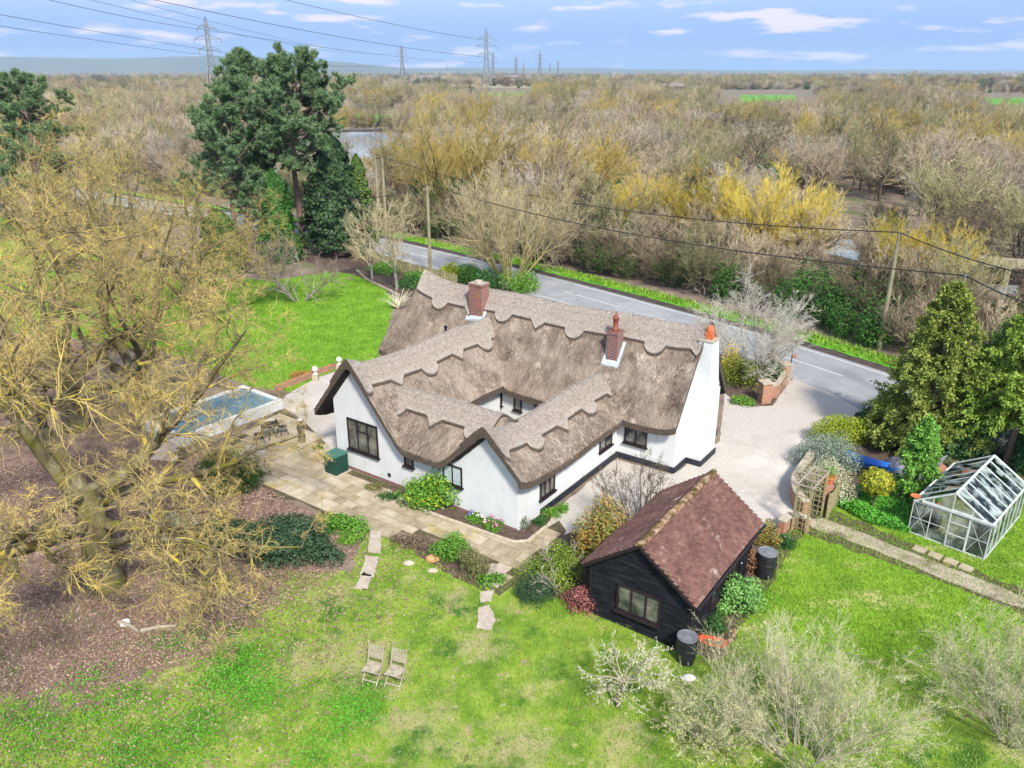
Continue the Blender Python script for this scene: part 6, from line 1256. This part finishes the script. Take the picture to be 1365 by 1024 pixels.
for a, b in zip(fa[:-1], fa[1:]):
    n = int(np.linalg.norm(b - a) / 1.9) + 1
    for i in range(n): p_ = a + (b - a) * i / n; m = MB(); m.box((p_[0] - .05, p_[1] - .05, 0), (p_[0] + .05, p_[1] + .05, 1.25)); m.build('post', mat_greenwood, fe)
    m = MB(); d = (b - a) / np.linalg.norm(b - a); k = int(np.linalg.norm(b - a) / .16)
    for i in range(k): c = a + (b - a) * (i + .5) / k; m.beam((*(c[:2] - d[:2] * .062), .62), (*(c[:2] + d[:2] * .062), .62), .02, 1.05)
    m.build('board_panel', mat_greenwood, fe)
P = catmull([at(x, y) for x, y in ((476, 362), (490, 374), (510, 384), (534, 396))], 5); m = MB(); m.tube(np.column_stack([P, np.full(len(P), .08)]), .12, 6); tag(m.build('log_edging', mat_wood), 'timber edging along the end of the back lawn', 'edging')
# blue boat and clutter under the trees
bt = empty('small_boat', (*at(1166, 632), 0), -.35, 'blue plastic boat hull lying behind the topiary ball', 'boat'); n = 14; V = []
for i in range(n + 1):
    u = i / n; x = -1.5 + 3.0 * u; w_ = .42 * math.sin(math.pi * min(1, .15 + u * .9)) ** .6; s_ = .35 * (1 - u) ** 3
    for y, z in ((-w_, .62 + s_), (-w_ * .7, .35 + s_), (0, .25 + s_), (w_ * .7, .35 + s_), (w_, .62 + s_), (w_ * .86, .60 + s_), (w_ * .6, .42 + s_), (0, .34 + s_), (-w_ * .6, .42 + s_), (-w_ * .86, .60 + s_)): V.append((x * .85, y * .8, z - .08))
F = [(i * 10 + j, i * 10 + (j + 1) % 10, (i + 1) * 10 + (j + 1) % 10, (i + 1) * 10 + j) for i in range(n) for j in range(10)] + [tuple(range(10)), tuple(range(n * 10, n * 10 + 10))[::-1]]
m = MB(); m.add(V, F); m.build('hull', mat_bluep, bt); m = MB(); m.box((-.9, -.3, 0), (-.8, .3, .17)); m.box((.8, -.3, 0), (.9, .3, .17)); m.build('bearer', mat_wood, bt)
tp = empty('tarpaulin', (*at(1210, 632), 0), -.2, 'dark grey tarpaulin heap behind the small spruce', 'tarpaulin'); rng = np.random.default_rng(2); g = 12; X, Y = np.meshgrid(np.linspace(-1.1, 1.1, g), np.linspace(-.7, .7, g), indexing='ij'); Z = .75 * np.clip(1 - (X / 1.15) ** 4, 0, 1) * np.clip(1 - (Y / .75) ** 4, 0, 1) + rng.uniform(-.05, .05, X.shape); Z[0] = Z[-1] = 0; Z[:, 0] = Z[:, -1] = 0; i = np.arange(g * g).reshape(g, g)
npmesh('sheet', np.stack([X, Y, Z], -1).reshape(-1, 3), np.stack([i[:-1, :-1], i[1:, :-1], i[1:, 1:], i[:-1, 1:]], -1).reshape(-1, 4), M('dark grey tarpaulin', [(.05, .055, .07), (.14, .15, .18)], 3, .5), tp)
m = MB(); m.beam((0, 0, .02), (.35, 0, 1.15), .03, .75, (0, 1, 0)); o = m.build('metal_sheet', M('silver sheet', [(.34, .38, .44), (.55, .6, .66)], 3, .35, metal=.4)); o.location = (*at(1240, 637), 0); o.rotation_euler.z = -.9; tag(o, 'silver metal sheet leaning at the end of the tarpaulin', 'metal sheet')
for k, (x, y) in enumerate(((1250, 632), (1272, 628), (1290, 632), (1262, 622))):
    m = MB(); m.lathe([(.2, 0), (.32, .12), (.3, .35), (.15, .5), (.02, .52)], (*at(x, y), 0), 9, 1.2, .9); tag(m.build('rubble_rock', mat_oakbark if k % 2 else mat_clay), 'brown rock on the rubble heap behind the greenhouse, ' + ['leftmost', 'middle, beside the tyre', 'rightmost', 'farthest back'][k], 'rock')
m = MB(); m.lathe([(.20, .0), (.30, .02), (.32, .09), (.30, .16), (.20, .18), (.19, .09)], (*at(1256, 640), .0), 18); tag(m.build('tyre', mat_plastic), 'black tyre lying by the silver sheet behind the greenhouse', 'tyre')
# ------------------------------------------------------------------ poles and cables
mat_pole = M('weathered pole timber', [(.16, .145, .08), (.34, .31, .20)], 3, .9, .3, 14, (1, 1, .3))
def pole(base, h, r, label, arms=0):
    e = empty('utility_pole', (*base, 0), 0, label, 'utility pole'); m = MB(); m.tube([(0, 0, -.1), (0, 0, h)], [r, r * .75], 10); m.build('pole', mat_pole, e)
    m = MB(); m.lathe([(.06, 0), (.08, .06), (.03, .14)], (.0, 0, h), 8); m.build('insulator', mat_greyplastic, e)
    if arms: m = MB(); m.box((-arms, -.05, h - .35), (arms, .05, h - .25)); m.build('crossarm', mat_pole, e)
    return np.array([base[0], base[1], h + .1])
b1 = at(574, 368); t1 = pole(b1, 7.9, .16, 'timber utility pole at the lawn fence above the thatched ridge', .35)
q2 = G(1199, 312, 7.6); t2 = pole((q2[0], q2[1]), 7.6, .15, 'timber utility pole among the yellow willows across the road'); q3 = G(1287, 370, 7.6); t3 = pole((q3[0], q3[1]), 7.6, .15, 'timber utility pole behind the golden cypress')
q4 = G(500, 207, 8.5); q5 = G(509, 207, 8.5); t4 = pole((q4[0], q4[1]), 8.5, .2, 'grey pole standing by the lake, left one of two', .9); t5 = pole((q5[0], q5[1]), 8.5, .2, 'grey pole standing by the lake, right one of two', .9)
mat_cable = M('black cable', [(.012, .012, .014), (.03, .03, .032)], 3, .6)
def cable(a, b, sag, r, label, n=22, group=None):
    a = np.array(a, float); b = np.array(b, float); t = np.linspace(0, 1, n)[:, None]; P = a + (b - a) * t; P[:, 2] -= (4 * sag * t * (1 - t))[:, 0]; m = MB(); m.tube(P, r, 4); tag(m.build('power_cable', mat_cable), label, 'cable', group)
cable(t1, t3, 1.0, .032, 'black cable from the ridge pole to the pole behind the golden cypress'); cable(t3, G(1500, 432, 7.6), .4, .032, 'black cable leaving the photo at the right from the nearer pole')
cable(t4, t2, 1.6, .034, 'black cable from the lakeside to the pole among the willows', 30); cable(t2, G(1520, 392, 7.6), .5, .034, 'black cable leaving the photo at the right from the willow pole'); cable(t1, G(420, 262, 8.0), .6, .03, 'black cable from the ridge pole into the dark conifers')
# ------------------------------------------------------------------ pylons
mat_steel = M('grey galvanised steel', [(.13, .14, .15), (.24, .25, .26)], .5, .6, metal=.3)
def pylon_mesh(H=50, r=.34):
    m = MB(); W0, W1, W2 = H * .085, H * .028, H * .018; zs = [0, .2 * H, .36 * H, .48 * H, .56 * H, .66 * H, .76 * H, .86 * H, .93 * H]
    def hw(z): return W0 + (W1 - W0) * min(1, z / (.56 * H)) if z < .56 * H else W1 + (W2 - W1) * (z - .56 * H) / (.37 * H)
    c = ((-1, -1), (1, -1), (1, 1), (-1, 1))
    for z0, z1 in zip(zs[:-1], zs[1:]):
        a, b = hw(z0), hw(z1)
        for k in range(4):
            (x0, y0), (x1, y1) = c[k], c[(k + 1) % 4]; m.beam((x0 * a, y0 * a, z0), (x0 * b, y0 * b, z1), r * 1.5, r * 1.5); m.beam((x0 * a, y0 * a, z0), (x1 * b, y1 * b, z1), r, r); m.beam((x1 * a, y1 * a, z0), (x0 * b, y0 * b, z1), r, r); m.beam((x0 * b, y0 * b, z1), (x1 * b, y1 * b, z1), r, r)
    for k in range(4): m.beam((c[k][0] * W2, c[k][1] * W2, .93 * H), (0, 0, H), r, r)
    arms = MB()
    for z, l in ((.60 * H, .13 * H), (.73 * H, .17 * H), (.86 * H, .12 * H)):
        for sx in (-1, 1):
            w_ = hw(z)
            for sy in (-1, 1): arms.beam((sx * w_, sy * w_, z), (sx * l, 0, z), r * 1.2, r * 1.2); arms.beam((sx * w_, sy * w_, z + .05 * H), (sx * l, 0, z), r, r)
            arms.beam((sx * l, 0, z), (sx * l, 0, z - .05 * H), r * 1.2, r * 1.2)
    return m, arms
pm, am = pylon_mesh()
py0 = empty('electricity_pylon', (0, 0, 0), 0, '', 'pylon', 'steel pylons along the horizon'); pm.build('tower', mat_steel, py0); am.build('crossarm', mat_steel, py0)
PY = [(273, 22, 50, 'lattice pylon above the left pine tops'), (535, 60, 50, 'lattice pylon between the pines and the largest pylon'), (648, 38, 50, 'largest lattice pylon, right of centre on the skyline'), (657, 70, 50, 'lattice pylon just behind the largest one'), (688, 75, 50, 'small distant pylon right of the largest one'), (698, 83, 50, 'tiny pylon beside the small distant one'), (720, 69, 50, 'distant pylon, tallest of the far group'), (733, 83, 50, 'tiny pylon between two taller far ones'), (744, 80, 50, 'distant broad pylon at the right of the far group'), (785, 90, 46, 'tiny pylon on the horizon right of the far group'), (596, 86, 48, 'tiny pylon on the horizon left of the largest one')]
tops = []
for i, (x, y, h, lb) in enumerate(PY):
    o = py0 if i == 0 else copy_tree(py0); q = G(x, y, h); o.location = (q[0], q[1], 0); o.scale = (h / 50,) * 3; o.rotation_euler.z = .25 + .1 * (i % 3) if i != 2 else .1; o['label'] = lb; tops.append(q)
A = tops[1]; B0 = np.array([-118., 158., 0]); dirn = (A - B0)[:2]; dirn /= np.linalg.norm(dirn); pr = np.array([-dirn[1], dirn[0]])
for k, (z, l) in ((0, (29.5, 8)), (2, (40.5, 6))):
    for sx in (-1, 1):
        a = (B0[0] + pr[0] * l * sx, B0[1] + pr[1] * l * sx, z); b = (A[0] + pr[0] * l * sx, A[1] + pr[1] * l * sx, z); cable(a, b, 9, .055, ['lowest', 'middle', 'highest'][k] + ' high voltage wire on the ' + ('left' if sx > 0 else 'right') + ' side across the top left sky', 40, 'high voltage wires in the left sky')
A = tops[0]; cable((-150, 150, 46), (A[0], A[1], 42), 3, .10, 'high voltage wire running to the pylon above the pines', 30); cable((A[0], A[1], 42), (tops[4][0], tops[4][1], 40), 10, .12, 'high voltage wire leaving the left pylon to the right', 40)
A = tops[2]
for z in (28, 41): cable((A[0] - 150, A[1] - 420, z + 22), (A[0], A[1], z), 4, .12, 'high voltage wire reaching the largest pylon from the left, ' + ('lower' if z < 30 else 'upper'), 30)
big = [(fF, 190, 150, 1.75, 'large round bare tree on the skyline left of the pines'), (fF, 100, 138, 1.5, 'bare tree on the skyline at far left'), (fH, 508, 176, 1.35, 'dark trunked bare tree on the lake bank'), (fH, 745, 172, 1.5, 'tall bare tree, leftmost of three on the central skyline'), (fH, 765, 168, 1.6, 'tall bare tree, middle of three on the central skyline'), (fH, 818, 156, 1.5, 'tall bare tree, rightmost of three on the central skyline'),
       (fF, 1165, 160, 1.7, 'large brown tree on the right skyline, left one of the clump'), (fF, 1205, 162, 1.95, 'largest brown tree on the right skyline'), (fF, 1245, 166, 1.6, 'large brown tree on the right skyline, right one of the clump'), (fF, 738, 205, 1.35, 'dark limbed bare tree standing out in the scrub left of centre'), (fF, 1090, 262, .95, 'bare tree with pale trunk beside the open litter patch'), (fF, 1165, 268, .95, 'dark trunked bare tree behind the open litter patch'), (fH, 1215, 262, .9, 'slim bare tree at the right end of the litter patch')]
for f_, x, y, s_, lb in big: q = at(x, y); place(f_, q[0], q[1], s_, x * .7, lb, None, 'large trees standing out of the scrub')
# --- far buildings
mat_barn = M('dark barn cladding', [(.03, .03, .035), (.07, .07, .08)], .5, .8); mat_far = M('pale farm walls', [(.45, .45, .43), (.65, .64, .62)], .2, .8); mat_roof = M('far slate roof', [(.16, .13, .12), (.26, .2, .18)], .3, .8)
def barn(x, y, w_, d, h, mt, label):
    q = at(x, y); e = empty('farm_building', (*q, 0), .1, label, 'farm building'); m = MB(); m.box((-w_ / 2, -d / 2, 0), (w_ / 2, d / 2, h)); m.build('wall', mt, e); r = MB(); k = w_ / 2 + .4; j = d / 2 + .4
    r.add([(-k, -j, h), (k, -j, h), (k, j, h), (-k, j, h), (-k, 0, h * 1.6), (k, 0, h * 1.6)], [(0, 1, 5, 4), (2, 3, 4, 5), (0, 4, 3), (1, 2, 5), (0, 3, 2, 1)]); r.build('roof', mat_roof, e)
for i, a in enumerate(((895, 121, 22, 12, 4, mat_barn, 'long dark barn in the fields right of centre near the horizon'), (1000, 104, 40, 16, 7, mat_far, 'pale distant building above the green field'), (562, 108, 40, 14, 6, mat_far, 'pale distant building left of the largest pylon'), (600, 109, 30, 14, 6, mat_far, 'small pale distant building near the largest pylon'), (1345, 105, 50, 18, 7, mat_far, 'pale distant building at far right'), (680, 107, 30, 12, 6, mat_barn, 'dark distant building right of the largest pylon'))): barn(*a)
bk = empty('culvert', (*G(1352, 382)[:2], 0), -.3, 'grey concrete culvert with dark openings over the river at far right', 'culvert'); m = MB(); m.box((-3, -.4, 1.6), (3, .4, 2.3))
for x in (-3, -1, 1, 2.6): m.box((x, -.38, 0), (x + .4, .38, 1.6))
m.build('deck', mat_pole, bk); m = MB(); m.box((-2.9, .42, 0), (2.9, .6, 1.6)); m.build('opening_shade', mat_black, bk)  # solid black slab stands in for the shade inside the openings
# ------------------------------------------------------------------ haze
hz_ = MB(); hz_.box((-9500, -100, -1), (9500, 9800, 215)); ho = hz_.build('haze', None)
mh = bpy.data.materials.new('haze'); mh.use_nodes = True; n_ = mh.node_tree.nodes; n_.remove(n_['Principled BSDF']); pv = n_.new('ShaderNodeVolumePrincipled'); pv.inputs['Color'].default_value = (.62, .79, 1, 1); pv.inputs['Density'].default_value = .000105; pv.inputs['Anisotropy'].default_value = 0; mh.node_tree.links.new(pv.outputs[0], n_['Material Output'].inputs['Volume'])
ho.data.materials.clear(); ho.data.materials.append(mh); tag(ho, 'thin blue haze over the far fields and hills', 'haze', None, 'stuff')
